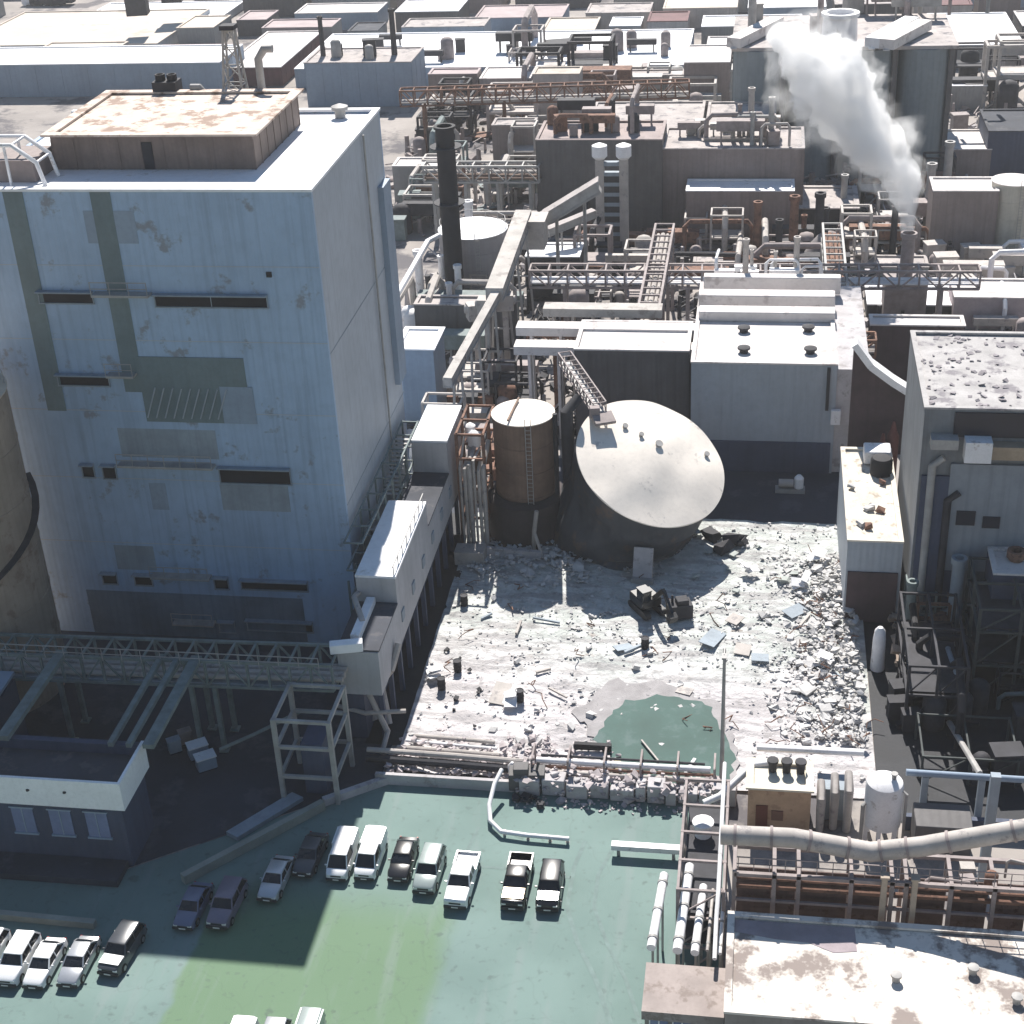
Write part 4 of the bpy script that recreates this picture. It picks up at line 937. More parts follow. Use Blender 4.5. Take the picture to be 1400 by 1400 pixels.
# steel framework over the shade black ground
def frame3(name, label, x0, x1, y0, y1, zs, mat, bays=(2, 2), w=.22, cat='steel frame', brace=True):
    t = thing(name, label, cat, ((x0+x1)/2, (y0+y1)/2, 0)); m = MB(); nx, ny = bays
    X = [x0+(x1-x0)*i/nx for i in range(nx+1)]; Y = [y0+(y1-y0)*i/ny for i in range(ny+1)]
    for x in X:
        for y in Y: m.bar((x, y, 0), (x, y, zs[-1]), w)
    for z in zs:
        for x in X: m.bar((x, y0, z-.1), (x, y1, z-.1), w*.8)
        for y in Y: m.bar((x0, y, z-.1), (x1, y, z-.1), w*.8)
    if brace:
        for i in range(nx):
            for a, b in zip([0]+list(zs[:-1]), zs): m.bar((X[i], y0, a), (X[i+1], y0, b), w*.5)
    m.build('frame', mat, t)
    for z in zs[:-1]: MB().box(x0+.2, x1-.2, y0+.3, y1-.3, z-.02, z+.04).build('grating', DSTEEL, t)
    return t
frame3('steel_gantry', 'dark open steel frame with gratings over the shade black ground, nearest the pump house', 11.8, 16.0, 97, 107, (3.0, 5.6), DSTEEL)
frame3('steel_gantry', 'grey green open steel frame over the shade black ground at the right edge', 17.0, 26, 101, 108.4, (3.2, 6.2, 8.2), mk('shade toned green steel', (.05, .06, .06), .8, .3, 1.), (3, 2))  # steel colour lowered to paint in shade
frame3('steel_gantry', 'low dark steel frame at the near end of the shade black ground', 12.5, 19, 90.5, 95.5, (2.4,), mk('shade toned green steel', (.05, .06, .06)), (2, 1), .16)
def clutter_solid(kind, x, y, z, s, g):
    m = MB()
    if kind == 'drum': m.lathe(x, y, [(.5*s, z), (.5*s, z+1.3*s), (.35*s, z+1.5*s), (.1*s, z+1.6*s)], 12)
    elif kind == 'cabinet':
        a = g.uniform(0, .3); m.obox((x, y, z+.7*s), (1.1*s, .8*s, 1.3*s), a); m.obox((x, y, z+1.4*s), (1.2*s, .9*s, .1*s), a); m.obox((x, y-.02, z+.03), (1.0*s, .7*s, .06), a)
    elif kind == 'pipe':
        L = s*g.uniform(2, 5); h = g.uniform(.8, 2.5)*s
        if g.random() < .5: m.path([(x, y, z), (x, y, z+h), (x+.4*s, y, z+h+.4*s), (x+L, y+g.uniform(-.4, .4), z+h+.4*s), (x+L+.3*s, y, z+h), (x+L+.3*s, y, z)], .16*s, 8)
        else: m.path([(x, y, z), (x, y, z+h), (x, y+.4*s, z+h+.4*s), (x+g.uniform(-.4, .4), y+L, z+h+.4*s), (x, y+L+.3*s, z+h), (x, y+L+.3*s, z)], .16*s, 8)
    elif kind == 'duct':
        L = s*g.uniform(2, 4); m.box(x, x+L, y, y+.8*s, z+.9*s, z+1.6*s)
        for k in (.1, .9): m.box(x+L*k-.1, x+L*k+.1, y+.1, y+.7*s, z, z+.897*s)
    elif kind == 'stack': m.lathe(x, y, [(.3*s, z), (.26*s, z+4*s), (.34*s, z+4.02*s), (.34*s, z+4.3*s), (.2*s, z+4.3*s), (.2*s, z+4*s)], 10)
    elif kind == 'frame':
        w, d, h = s*g.uniform(1.4, 2.6), s*g.uniform(1.2, 2), s*g.uniform(1.6, 3.4)
        for xx in (x, x+w):
            for yy in (y, y+d): m.bar((xx, yy, z), (xx, yy, z+h), .14*s)
        for zz in (z+h*.5, z+h):
            for yy in (y, y+d): m.bar((x, yy, zz), (x+w, yy, zz), .12*s)
            for xx in (x, x+w): m.bar((xx, y, zz), (xx, y+d, zz), .12*s)
        m.bar((x, y, z), (x+w, y, z+h*.5), .08*s); m.box(x+.1, x+w-.1, y+.1, y+d-.1, z+h*.5+.08, z+h*.5+.14)
    elif kind == 'sheet': m.obox((x, y, z+.18*s), (1.8*s*g.uniform(.6, 1.3), 1.1*s, .06), g.uniform(0, 3), g.uniform(-.12, .12), g.uniform(-.15, .15))
    elif kind == 'beam':
        a = g.uniform(0, 3.1); L = g.uniform(1.2, 3)*s; d = Vector((math.cos(a), math.sin(a), g.uniform(-.06, .12)))*L
        m.bar(Vector((x, y, z+.25*s))-d/2, Vector((x, y, z+.25*s))+d/2, .2*s)
    return m
ADJ = {}
def scatter(area, n, kinds, mats, where, s=(.8, 1.4), z=0, seed=1):
    """individual pieces of plant in a zone; each sort carries one label and group"""
    g = random.Random(seed); x0, x1, y0, y1 = area
    nouns = {'drum': 'vessel', 'cabinet': 'equipment_cabinet', 'pipe': 'pipe', 'duct': 'duct', 'stack': 'vent_stack', 'frame': 'steel_scaffold', 'sheet': 'metal_sheet', 'beam': 'girder'}
    for i in range(n):
        k = kinds[i % len(kinds)]; adj, mt = mats[(i // len(kinds) + i) % len(mats)]
        m = clutter_solid(k, g.uniform(x0, x1), g.uniform(y0, y1), z, g.uniform(*s), g)
        nm = nouns[k]; txt = nm.replace('_', ' ')
        solo(nm, m, mt, f'{adj} {txt} {where}', txt.split()[-1], f'{adj} {txt}s {where}')
building('lean_to', 'dull stepped lean-to with pale roof in front of the big right hall', (18.4, 34, 105.5, 109.5, 0, 8.4), mk('dark slate siding', (.05, .068, .12)), LROOF, 'lean-to', par=.05, ribs=1.8)
scatter((10.2, 24, 90, 105), 34, ('frame', 'pipe', 'drum', 'beam', 'cabinet'), (('blackened', DSTEEL), ('sooty', BLACKM)), 'in the black tangle over the shade black ground', (.9, 2.), 0, 6)  # near black clutter stands in for shade over the sunlit ground strip
scatter((12.6, 24, 107.6, 109.4), 14, ('pipe', 'frame', 'drum', 'stack'), (('dark green', GSTEEL), ('dull grey', DULLG), ('rusty', RSTEEL)), 'against the foot of the big right hall', (1.1, 2.2), 0, 5)
scatter((10.5, 16, 96.5, 104), 9, ('drum', 'pipe', 'cabinet'), (('blackened', DSTEEL), ('dull grey', DULLG)), 'in the steel frame beside the shade black ground', (.7, 1.2), 0, 3)
scatter((17, 25, 99, 107), 8, ('pipe', 'drum', 'duct'), (('dull green', GSTEEL), ('dull grey', DULLG)), 'under the grey green frame at the right edge', (.8, 1.4), 0, 4)
solo('slanting_pipe', MB().path([((15.03,97.75,0.20)), ((15.91,87.23,3.60))], .22, 8), STEEL, 'straight grey pipe slanting out of the shade black ground', 'pipe')
# level pipe and post across the front of the shade black ground
Yp = 86.2
tp = thing('pipe_line', 'long thin grey pipe line on posts along the near edge of the shade black ground', 'pipe', (16, Yp, 0))
a = ((10.96,86.20,4.19)); b = ((19.57,86.20,3.83))
MB().tube((10.9, Yp, a[2]), (24, Yp, b[2]+.25), .24, 10).build('pipe', BLUEW, tp)
for x in (12.2, 15.9, 19.6): MB().box(x-.22, x+.22, Yp-.2, Yp+.2, 0, a[2]-.22).build('post', DULLG, tp)
solo('dark_low_wall', MB().box(10.9, 40, 85.2, 85.6, 0, 1.2), DBLUEW, 'dark low wall below the thin grey pipe line', 'wall')
solo('dark_casing', MB().box(11.4, 15.1, 82.6, 85.1, 0, 2.6), DGREYW, 'dark rectangular casing right of the white tank', 'casing', bevel=.05)
# white tank
wt = thing('white_tank', 'small white upright tank with domed top on a skirt with dark openings', 'tank', (9.35, 84, 0))
MB().lathe(9.35, 84.2, [(1.25, 1.5), (1.25, 4.6), (1.18, 4.9), (.8, 5.2), (.3, 5.32), (.02, 5.34)], 28).build('shell', PIPEW, wt)
m = MB()
for i in range(6):
    t0 = i*math.pi/3 + .3; m.box(9.35+1.1*math.cos(t0)-.14, 9.35+1.1*math.cos(t0)+.14, 84.2+1.1*math.sin(t0)-.14, 84.2+1.1*math.sin(t0)+.14, 0, 1.498)
m.build('legs', PIPEW, wt)
MB().lathe(9.9, 84.1, [(.16, 5.2), (.16, 5.6), (.24, 5.62), (.24, 5.7)], 10).build('nozzle', STEEL, wt)
m = MB(); m.path([(10.75, 83.6, .1), (10.75, 83.6, 4.4), (10.4, 83.8, 4.6)], .09, 8); m.path([(8.0, 83.7, .1), (8.0, 83.7, 3.2), (8.3, 83.9, 3.4)], .12, 8); m.build('pipes', STEEL, wt)
# tan hut
th = building('tan_hut', 'tan plastered hut with dark red door and pale roof edge beside the white tank', (.4, 4.6, 84.4, 87.4, 0, 3.5), TANW, mk('pale dusty hut roof', (.66, .62, .52), .9, .15, .5), 'hut', par=.1, eave=.12)
MB().box(.95, 1.75, 84.3, 84.396, .1, 2.1).build('door', mk('dark red door', (.14, .045, .03), .7, .2, 1.), th)
MB().box(2.0, 2.8, 84.3, 84.396, .9, 1.7).build('window', mk('brown shutter', (.20, .11, .08), .7), th)
for i, (p, l) in enumerate(((( 5.3, 84.6), 'pale pipe riser between the tan hut and white tank, left one'), ((6.2, 84.9), 'pale pipe riser between the tan hut and white tank, middle one'), ((7.1, 84.7), 'pale pipe riser between the tan hut and white tank, right one'))):
    solo('pipe', MB().path([(p[0], p[1], .05), (p[0], p[1], 2.8+.4*i), (p[0], p[1]+1.4, 3.2+.4*i)], .26, 10), PIPEG, l, 'pipe')
solo('cabinet', MB().box(5.2, 7.4, 85.8, 87.3, 0, 2.6).box(5.1, 7.5, 85.7, 87.4, 2.603, 2.75), DULLG, 'dull green equipment cabinet behind the three pale risers', 'cabinet')
solo('roof_pipe', MB().path([(.9, 88.4, 3.9), (4.4, 88.3, 4.), (8.2, 88.2, 4.1)], .26, 8), PIPEW, 'white lagged pipe running level behind the tan hut and white tank', 'pipe')
solo('slant_pipe', MB().path([((-2.61,84.72,1.70)), ((-1.49,85.24,2.00)), ((0.69,87.05,3.40)), ((2.29,87.26,3.60))], .24, 10), PIPEW, 'white pipe slanting up from the yard front wall to the tan hut', 'pipe')
for i in range(3):
    x = 2.0 + i*.95; solo('roof_vent', MB().lathe(x, 86.5, [(.28, 3.45), (.28, 4.2), (.4, 4.22), (.4, 4.4)], 10), DSTEEL, ('black vent on the tan hut roof, left of three', 'black vent on the tan hut roof, middle of three', 'black vent on the tan hut roof, right of three')[i], 'vent')

# ------------------------------------------------------------------ 7. front wall of the yard
g = random.Random(19); x0 = -15.8
while x0 < -1.2:
    w_ = g.uniform(.7, 1.9); h_ = g.uniform(.8, 1.5); y_ = 86.3 + g.uniform(-.1, .25)
    solo('concrete_block', MB().obox((x0+w_/2, y_+.6, h_/2), (w_-.06, 1.2, h_), g.uniform(-.05, .05)).chunk((x0+w_/2, y_+.7, h_+.08), .4, g, .5), CONCRETE, 'pale lumpy concrete block in the wall row fronting the rubble yard', 'block', 'concrete blocks fronting the rubble yard', bevel=.06)
    x0 += w_ + g.uniform(0, .12)
for i in range(4):
    solo('pipe', MB().path([(-15.4+i*.3, 88.0+i*.35, 1.0+.22*i), (-8, 87.8+i*.4, 1.1+.2*i), (-1.5-i*.4, 88.0+i*.35, 1.05+.2*i)], (.2, .13, .24, .1)[i], 10), (PIPEG, RSTEEL, PIPEW, DSTEEL)[i], ('grey pipe in the rack behind the concrete block row', 'rusty pipe in the rack behind the concrete block row', 'white pipe in the rack behind the concrete block row', 'black thin pipe in the rack behind the concrete block row')[i], 'pipe')
for i in range(6):
    x = -15 + i*2.6; m = MB(); m.bar((x, 87.75, 0), (x, 87.75, 2.3), .14); m.bar((x, 89.5, 0), (x, 89.5, 2.3), .14); m.bar((x, 87.75, 2.25), (x, 89.5, 2.25), .14); m.bar((x, 87.75, .8), (x, 89.5, .85), .12)
    solo('pipe_support', m, MSTEEL, 'mauve steel pipe support behind the concrete block row', 'support', 'pipe supports behind the concrete block row')
dm = MB()
for i in range(700):
    x = g.uniform(-26, -1); yy_ = g.triangular(87.6, 93, 88.6)
    if x > -9 and yy_ > 89: continue
    dm.chunk((x, yy_, .2+abs(g.gauss(0, .22))), .06+abs(g.gauss(0, .14)), g, .6)
for i in range(420):
    x = g.uniform(-16, -1); dm.chunk((x, g.uniform(86.2, 88.2), g.uniform(.1, 1.55)), .08+abs(g.gauss(0, .14)), g, .6)
for i in range(90):
    x = g.uniform(-16, -4); dm.chunk((x, g.triangular(84.9, 86.2, 86.1), .05), .05+abs(g.gauss(0, .08)), g, .6)
solo('debris', dm, mk('pinkish debris', (.46, .41, .415), .95, .35, 1.5), 'pinkish debris piled along the front edge of the rubble yard', 'debris', kind='stuff', smooth=False)
solo('yard_wall', MB().box(-26.4, -16.2, 86.7, 87.0, 0, .9), CONCRETE, 'low mauve grey wall along the left part of the yard front', 'wall')
solo('trench_cover', MB().box(-26, -16.4, 87.05, 88.15, .012, .06), SHADEBLK, 'dark trench strip behind the low yard front wall', 'trench')
for i, (z, r_, y) in enumerate(((.75, .3, 88.5), (1.2, .2, 88.9))):
    solo('pipe', MB().path([(-27.5, y+.2, z), (-21, y, z+.05), (-15.8, y-.15, z)], r_, 8), DSTEEL if i == 0 else PIPEG, ('thick black pipe along the left yard front trench', 'thinner pale pipe behind the thick black trench pipe')[i], 'pipe')
hp = thing('hose_barrier', 'white bent pipe rail curving out from the yard wall onto the asphalt', 'rail', (-17, 84, 0))
MB().path([((-17.05,86.95,1.80)), ((-17.39,85.65,1.50)), ((-17.57,84.24,0.80)), ((-17.32,82.95,0.45)), ((-16.39,81.94,0.40)), ((-14.57,81.74,0.40)), ((-11.62,81.64,0.40))], .16, 10).build('pipe', PIPEW, hp)
for p in (((-16.18,82.12,0.00)), ((-14.50,81.83,0.00)), ((-12.96,81.75,0.00)), ((-11.75,81.79,0.00))): MB().lathe(p[0], p[1], [(.16, 0), (.1, .06), (.1, .42)], 8).build('foot', PIPEG, hp)
dm = MB()
for i in range(10): dm.chunk((rnd.uniform(-16, -13.8), rnd.uniform(85.0, 86.), .25), rnd.uniform(.2, .45))
solo('rubble', dm, DSTEEL, 'dark rubble pile inside the white bent pipe rail', 'rubble', kind='stuff', smooth=False)
solo('machine', MB().obox((-15.3, 87.3, .9), (2.6, 1.3, 1.4), .1).obox((-15.7, 87.2, 1.8), (1.1, 1., .5), .1).tube((-14.6, 87.3, 1.6), (-14.4, 87.3, 2.4), .1, 8), DGREYW, 'dark grey pump skid at the bend of the yard front wall', 'machine', bevel=.05)
solo('yard_post', MB().lathe(-16.5, 88.2, [(.34, 0), (.34, 1.2), (.1, 1.5)], 10), PIPEW, 'round white capped post by the bend of the yard front wall', 'post')
# mast
ms = thing('light_mast', 'tall thin grey mast standing at the near edge of the rubble yard', 'mast', (-1.5, 88.6, 0))
MB().tube((-1.5, 88.6, .25), (-1.5, 88.6, 12), .17, 10, .1).build('pole', STEEL, ms)
MB().lathe(-1.5, 88.6, [(.4, .0), (.4, .24), (.2, .26)], 10).build('base', CONCRETE, ms)
m = MB(); m.bar((-1.5, 88.6, 12), (-1.5, 87.6, 12.1), .1); m.obox((-1.5, 87.5, 12.05), (.3, .6, .14)); m.build('lamp_head', STEEL, ms)
# rubble inside the yard
rk = MB(); g = random.Random(5)
for i in range(5200):
    x = g.uniform(-25.5, 9.2); y = g.uniform(88.6, 127)
    dens = noise.noise(Vector((x*.16, y*.16, 1.))) + (.5 if y > 103 or x > 3 and y > 95 else 0) + (.45 if y < 91.5 else 0)
    if g.random() > .28 + dens*.75: continue
    if (x+5)**2/32 + (y-92.5)**2/22 < 1.05 and g.random() < .96: continue
    if (x+11.5)**2 + (y-128)**2 < 50: continue
    s_ = abs(g.gauss(0, .075)) + .04
    rk.chunk((x, y, .2 + s_*.12), s_, g, .5)
solo('rubble', rk, CHUNK, 'loose broken concrete rubble spread over the sunlit yard', 'rubble', kind='stuff', smooth=False)
hp_ = MB(); g = random.Random(29)
for i in range(1500):
    x = g.triangular(1.5, 9.0, 8.6); y = g.uniform(94, 121); hh = max(0, (x-3.5)/5.5)*(.55+.6*abs(noise.noise(Vector((x*.2, y*.22, 4)))))*1.5
    hp_.chunk((x, y, .15+g.random()*hh), .06+abs(g.gauss(0, .17)), g, .6)
for i in range(500):
    x = g.uniform(-25, -14); y = g.triangular(114, 122, 120); hp_.chunk((x, y, .15+g.random()*.7*max(0, (y-113)/8)), .05+abs(g.gauss(0, .14)), g, .6)
solo('rubble', hp_, CHUNK, 'heaped pale rubble banked along the right and back edges of the yard', 'rubble', kind='stuff', smooth=False)
wr = MB()
for i in range(60):
    x, y = (g.uniform(3, 9), g.uniform(94, 120)) if i % 3 else (g.uniform(-24, 2), g.uniform(95, 116)); p = [Vector((x, y, .2))]
    for k in range(4): p.append(p[-1] + Vector((g.uniform(-.7, .7), g.uniform(-.7, .7), g.uniform(-.15, .45))))
    wr.path(p, .035, 5)
solo('rebar', wr, RSTEEL, 'tangled thin rusty reinforcing bars poking out of the yard rubble', 'rebar', kind='stuff')
g = random.Random(11)
def spots(n, xr, yr, sz, mat, nm, lab, grp, flat=.7):
    for i in range(n):
        s_ = g.uniform(*sz); x, y = g.uniform(*xr), g.uniform(*yr)
        solo(nm, MB().chunk((x, y, .2+s_*.35), s_, g, flat), mat, lab, nm.split('_')[-1], grp, smooth=False)
spots(26, (-25, 8), (92, 112), (.2, .42), CHUNK, 'concrete_chunk', 'pale broken concrete chunk lying in the middle of the rubble yard', 'concrete chunks in the rubble yard')
spots(26, (4, 9), (96, 120), (.3, .75), CHUNK, 'concrete_slab', 'large tilted pale slab heaped along the right side of the rubble yard', 'tilted slabs along the yard right side', .4)
spots(10, (-6, 6), (113, 125), (.3, .6), mk('greenish slab', (.40, .43, .41), .9, .2, 1.), 'green_slab', 'greenish grey slab lying between collapsed tank and pump house', 'greenish slabs beside the collapsed tank', .4)
spots(14, (-25, -13), (116, 121), (.3, .6), CHUNK, 'rubble_lump', 'pale rubble lump at the foot of the brown tank and pipe rack', 'rubble lumps at the brown tank foot')
spots(8, (-24.8, -20), (93, 104), (.15, .3), BLACKM, 'black_lump', 'small black lump on the left side of the rubble yard', 'black lumps on the left of the rubble yard')
scatter((-24, 7, 97, 112), 18, ('beam', 'sheet'), (('bent pale', PIPEG), ('dull dark', DULLG)), 'lying loose in the rubble yard', (.7, 1.3), .18, 21)
# named pieces
for i in range(5):
    y_ = 88.9 + i*.75
    solo('long_pipe', MB().path([(-26.6+.5*i, y_+.15, .42+.1*(i % 2)), (-21, y_, .45), (-17.2-.3*i, y_-.1, .42)], .12+.03*(i % 3), 8), PIPEW if i % 2 else PIPEG, ('pale long pipe lying in the rows at the yard front left', 'white long pipe lying in the rows at the yard front left')[i % 2], 'pipe', ('pale pipes in rows at the yard front left', 'white pipes in rows at the yard front left')[i % 2])
solo('steel_girder', MB().bar(((-12.42,91.73,0.60)), ((-9.65,91.72,0.60)), .35, .5), BLACKM, 'black girder lying on rubble left of the wet teal pool', 'girder')
solo('tan_post', MB().bar(((-8.60,87.21,0.50)), ((-9.04,89.83,0.90)), .45, .5), mk('tan timber', (.48, .42, .30), .9), 'tan timber baulk at the left edge of the wet teal pool', 'baulk')
solo('white_bar', MB().bar(((-4.10,89.28,0.50)), ((-3.50,91.02,0.50)), .22, .2), PIPEW, 'short bright white bar lying on the wet teal pool, right one', 'bar')
solo('white_bar', MB().bar(((-7.54,93.03,0.42)), ((-6.14,90.71,0.42)), .12, .12), PIPEG, 'long dull bar lying on the wet teal pool, left one', 'bar')
# excavators / work machines near the tank
def digger(x, y, rz, label, body):
    t = thing('excavator', label, 'excavator', (0, 0, 0))
    for s_ in (-1, 1):
        k = MB(); k.obox((s_*.75, 0, .38), (.5, 2.5, .6)); k.tube((s_*.5, -1.25, .38), (s_*1., -1.25, .38), .3, 12); k.tube((s_*.5, 1.25, .38), (s_*1., 1.25, .38), .3, 12); k.build('track', TRIM, t)
    MB().obox((0, .3, 1.15), (1.9, 2.2, .8)).build('body', body, t, bevel=.08)
    cb = MB().obox((-.5, -.35, 1.95), (.85, 1.1, 1.0)).build('cab', AUTOGLASS, t, bevel=.05)
    MB().obox((-.5, -.35, 2.5), (.9, 1.15, .09)).build('cab_roof', body, cb)
    a = MB(); a.bar((.3, -.6, 1.5), (.3, -2.2, 3.1), .3, .4); a.bar((.3, -2.2, 3.1), (.3, -3.5, 1.6), .24, .3); a.build('boom', body, t)
    MB().obox((.3, -3.55, 1.2), (.8, .6, .7), 0, .5).build('bucket', TRIM, t, bevel=.04)
    t.location = (x, y, .25); t.rotation_euler = (0, 0, rz); return t
p = (-8.43,110.98,0.20); digger(p[0], p[1], .6, 'black excavator working just in front of the propped pale slab', BLACKP)
p = (-5.70,110.51,0.20)
solo('machine', MB().obox((p[0], p[1], .9), (2., 1.5, 1.3), .3).obox((p[0]+.2, p[1], 1.7), (1., 1., .5), .3).tube((p[0]-.6, p[1], 1.5), (p[0]-.6, p[1], 2.2), .12, 8), DSTEEL, 'dark grey engine unit right of the black excavator', 'machine', bevel=.06)
for i, (px, lab) in enumerate(((((-8.20,105.50,0.20)), 'black barrel standing below the excavator'), (((-17.33,97.46,0.20)), 'black barrel standing alone mid yard beside a white scrap'), (((-23.75,98.57,0.20)), 'black barrel near the left edge of the rubble yard'), (((-24.10,110.80,0.20)), 'dark barrel beside the reddish stain at the yard back left'), (((-22.91,101.05,0.20)), 'small dark barrel up and right of the left edge barrel'))):
    b_ = thing('barrel', lab, 'barrel', px)
    MB().lathe(px[0], px[1], [(.32, px[2]), (.32, px[2]+.4), (.35, px[2]+.42), (.35, px[2]+.48), (.32, px[2]+.5), (.32, px[2]+.95)], 14).build('drum', BLACKM, b_)
    MB().lathe(px[0], px[1], [(.34, px[2]+.953), (.34, px[2]+1.0), (.28, px[2]+1.0), (.28, px[2]+.97)], 14).build('lid', DSTEEL, b_)
for i, (px, lab) in enumerate(((((-18.06,96.94,0.25)), 'white scrap sheet beside the lone black barrel'), (((0.01,117.49,0.30)), 'bright white crumpled sheet right of the collapsed tank, lower one'), (((5.69,120.05,0.50)), 'bright white crumpled sheet near the pump house corner'), (((6.25,104.28,0.50)), 'large pale crumpled sheet at the right edge of the rubble yard'), (((4.38,115.84,0.40)), 'white crumpled sheet below the process block front'), (((-24.27,100.05,0.25)), 'small white scrap by the left edge barrel'))):
    m = MB()
    for k in range(4): m.obox((px[0]+rnd.uniform(-.5, .5), px[1]+rnd.uniform(-.4, .4), px[2]+.3+.16*k), (rnd.uniform(.7, 1.5), rnd.uniform(.5, 1.), .06), rnd.uniform(0, 3), rnd.uniform(-.5, .5), rnd.uniform(-.4, .4))
    solo('scrap_sheet', m, PIPEW, lab, 'sheet')

# ------------------------------------------------------------------ 8. lower right: flat building, rack, big duct, white tubes
fb = building('flat_roofed_building', 'flat building with blotched cream roof in the lower right corner', (-.55, 26, 61, 68.6, 0, 7), mk('taupe wall', (.30, .27, .25), .85, .2, .3, streak=.4), CREAMR, 'building', par=.06, coping=CREAMR)
poly = [(-0.28,68.79,7.00), (2.45,69.25,7.00), (6.60,68.54,7.00), (6.67,66.35,7.00), (5.37,66.11,7.00), (3.97,66.76,7.00), (2.13,66.85,7.00), (-0.36,67.24,7.00)]
MB().prism([(p[0], min(p[1], 68.2)) for p in poly], 6.945, 6.965).build('roof_patch', mk('mauve felt patch', (.34, .29, .31), .95, .2, .6), fb)
for i, p in enumerate((((8.67,64.36,7.00)), ((12.86,65.34,7.00)), ((14.95,63.43,7.00)))):
    MB().lathe(p[0], p[1], [(.22, 6.94), (.22, 7.3), (.32, 7.32), (.32, 7.45), (.1, 7.5)], 10).build('roof_vent', STEEL, fb)
ann = thing('annex_shed', 'small brown roofed annex with blue glazed front beside the blotched cream roof', 'building', (-3, 63.8, 0))
MB().box(-5.0, -.7, 62.6, 65.6, 0, 4.7).build('wall', mk('taupe wall', (.30, .27, .25)), ann)
MB().box(-5.15, -.6, 62.2, 65.9, 4.703, 5.35).build('roof', mk('brown grey roof', (.34, .29, .27), .9, .2, .5, stain=((.22, .18, .16), .3, .9)), ann)
for i in range(3):
    w_ = MB().box(-4.7+i*1.3, -3.7+i*1.3, 62.5, 62.597, 2.4, 4.4).build('window', mk('hazy blue glass', (.2, .24, .38)), ann)
    f_ = MB(); f_.box(-4.75+i*1.3, -4.68+i*1.3, 62.45, 62.596, 2.3, 4.5); f_.box(-4.2+i*1.3-.04, -4.2+i*1.3+.04, 62.46, 62.498, 2.4, 4.4); f_.build('frame', PIPEW, w_)
for i, (a, b, r_, lab) in enumerate(((((-4.58,73.01,5.60)), ((-4.94,66.80,5.60)), .27, 'white tube lying towards the brown annex roof, leftmost of the long three'), (((-3.06,73.95,5.60)), ((-3.42,66.72,5.60)), .29, 'white tube lying towards the brown annex roof, middle of the long three'), (((-2.14,72.22,5.60)), ((-2.41,66.65,5.60)), .25, 'white tube lying towards the brown annex roof, rightmost of the long three'), (((-0.89,71.84,5.60)), ((-0.98,66.74,5.60)), .12, 'thin pale tube right of the three white tubes'), (((-1.56,72.02,5.60)), ((-1.70,66.90,5.60)), .1, 'thinnest grey tube between the white tubes and thin pale tube'))):
    t = thing('tube', lab, 'tube', b)
    MB().tube(a, b, r_, 12).build('barrel', PIPEW if i != 4 else PIPEG, t)
    m = MB()
    for k in (.12, .5, .88):
        p = Vector(a).lerp(Vector(b), k); m.tube((p.x, p.y-.09, p.z), (p.x, p.y+.09, p.z), r_*1.18, 12)
        if p.y > 66: m.bar((p.x, p.y, .02), (p.x, p.y, p.z-r_*1.1), .14)
    m.build('supports', STEEL, t)
wb = thing('barrier_beam', 'white horizontal beam on short feet standing on the asphalt by the lattice stair', 'beam', ((-6.45,80.75,0.00)))
a = ((-8.63,80.86,0.75)); b = ((-3.98,80.44,0.75))
MB().box(a[0], b[0], a[1]-.25, a[1]+.3, .55, .95).build('beam', PIPEW, wb)
for k in (.1, .9): MB().box(a[0]+(b[0]-a[0])*k-.1, a[0]+(b[0]-a[0])*k+.1, a[1]-.15, a[1]+.2, 0.005, .547).build('foot', STEEL, wb)
frame3('stair_tower', 'mauve grey lattice stair tower at the head of the white tubes', -3.6, -.9, 70.2, 80.5, (2.6, 5.0, 7.2), MSTEEL, (1, 4), .2, 'stair tower')
solo('pipe', MB().path([(-1.2, 82, 7.4), (-1.2, 70, 7.4), (-1.25, 68.8, 6.6), (-1.25, 65.7, 6.2)], .13, 8), PIPEW, 'thin white pipe along the right edge of the lattice stair tower', 'pipe')
solo('fan_unit', MB().lathe(-2.4, 77.6, [(.55, 5.05), (.55, 5.9), (.7, 5.92), (.7, 6.1), (.15, 6.3)], 14), PIPEW, 'white round fan unit inside the lattice stair tower', 'fan')
YR = 71.
rk_ = thing('pipe_gantry', 'rusty brown sheeted pipe gantry behind the blotched cream roof', 'gantry', (9, YR, 0))
m = MB(); zt = (5.84,71.00,8.69)[2]
CX = [-.3, 2.0, 3.4, 6.4, 8.7, 9.5, 12.0, 14.4, 16.6, 19.5, 23]
for x in CX:
    for y in (YR-.9, YR+1.5): m.bar((x, y, 0), (x, y, zt+.3), .24)
    m.bar((x, YR-.9, zt+.2), (x, YR+1.5, zt+.2), .22)
for y in (YR-.9, YR+1.5):
    m.bar((-.3, y, zt+.05), (23, y, zt+.25), .24); m.bar((-.3, y, zt-1.9), (23, y, zt-1.8), .16)
m.build('frame', MSTEEL, rk_)
m = MB()
for i in range(len(CX)-1):
    if i in (4,): continue
    m.box(CX[i]+.14, CX[i+1]-.14, YR+.1, YR+.18, 4.5, zt-.35)
m.build('sheeting', BROWNW, rk_)
m = MB()
for j, (dy, dz, r_) in enumerate(((-.5, -1.2, .16), (-.3, -2.4, .12), (-.6, -.5, .1))): m.path([(-.2, YR+dy, zt+dz), (10, YR+dy, zt+dz+.05), (22.8, YR+dy, zt+dz+.1)], r_, 8)
m.build('pipes', RSTEEL, rk_)
p = [((-1.18,71.00,10.81)), ((3.02,71.00,10.89)), ((7.41,71.00,10.22)), ((10.32,71.00,10.90)), ((17.22,71.00,13.08))]
du = thing('duct', 'thick mauve grey duct sagging along the top of the rusty pipe gantry', 'duct', p[2])
MB().path(p, .58, 16).build('casing', PIPEG, du)
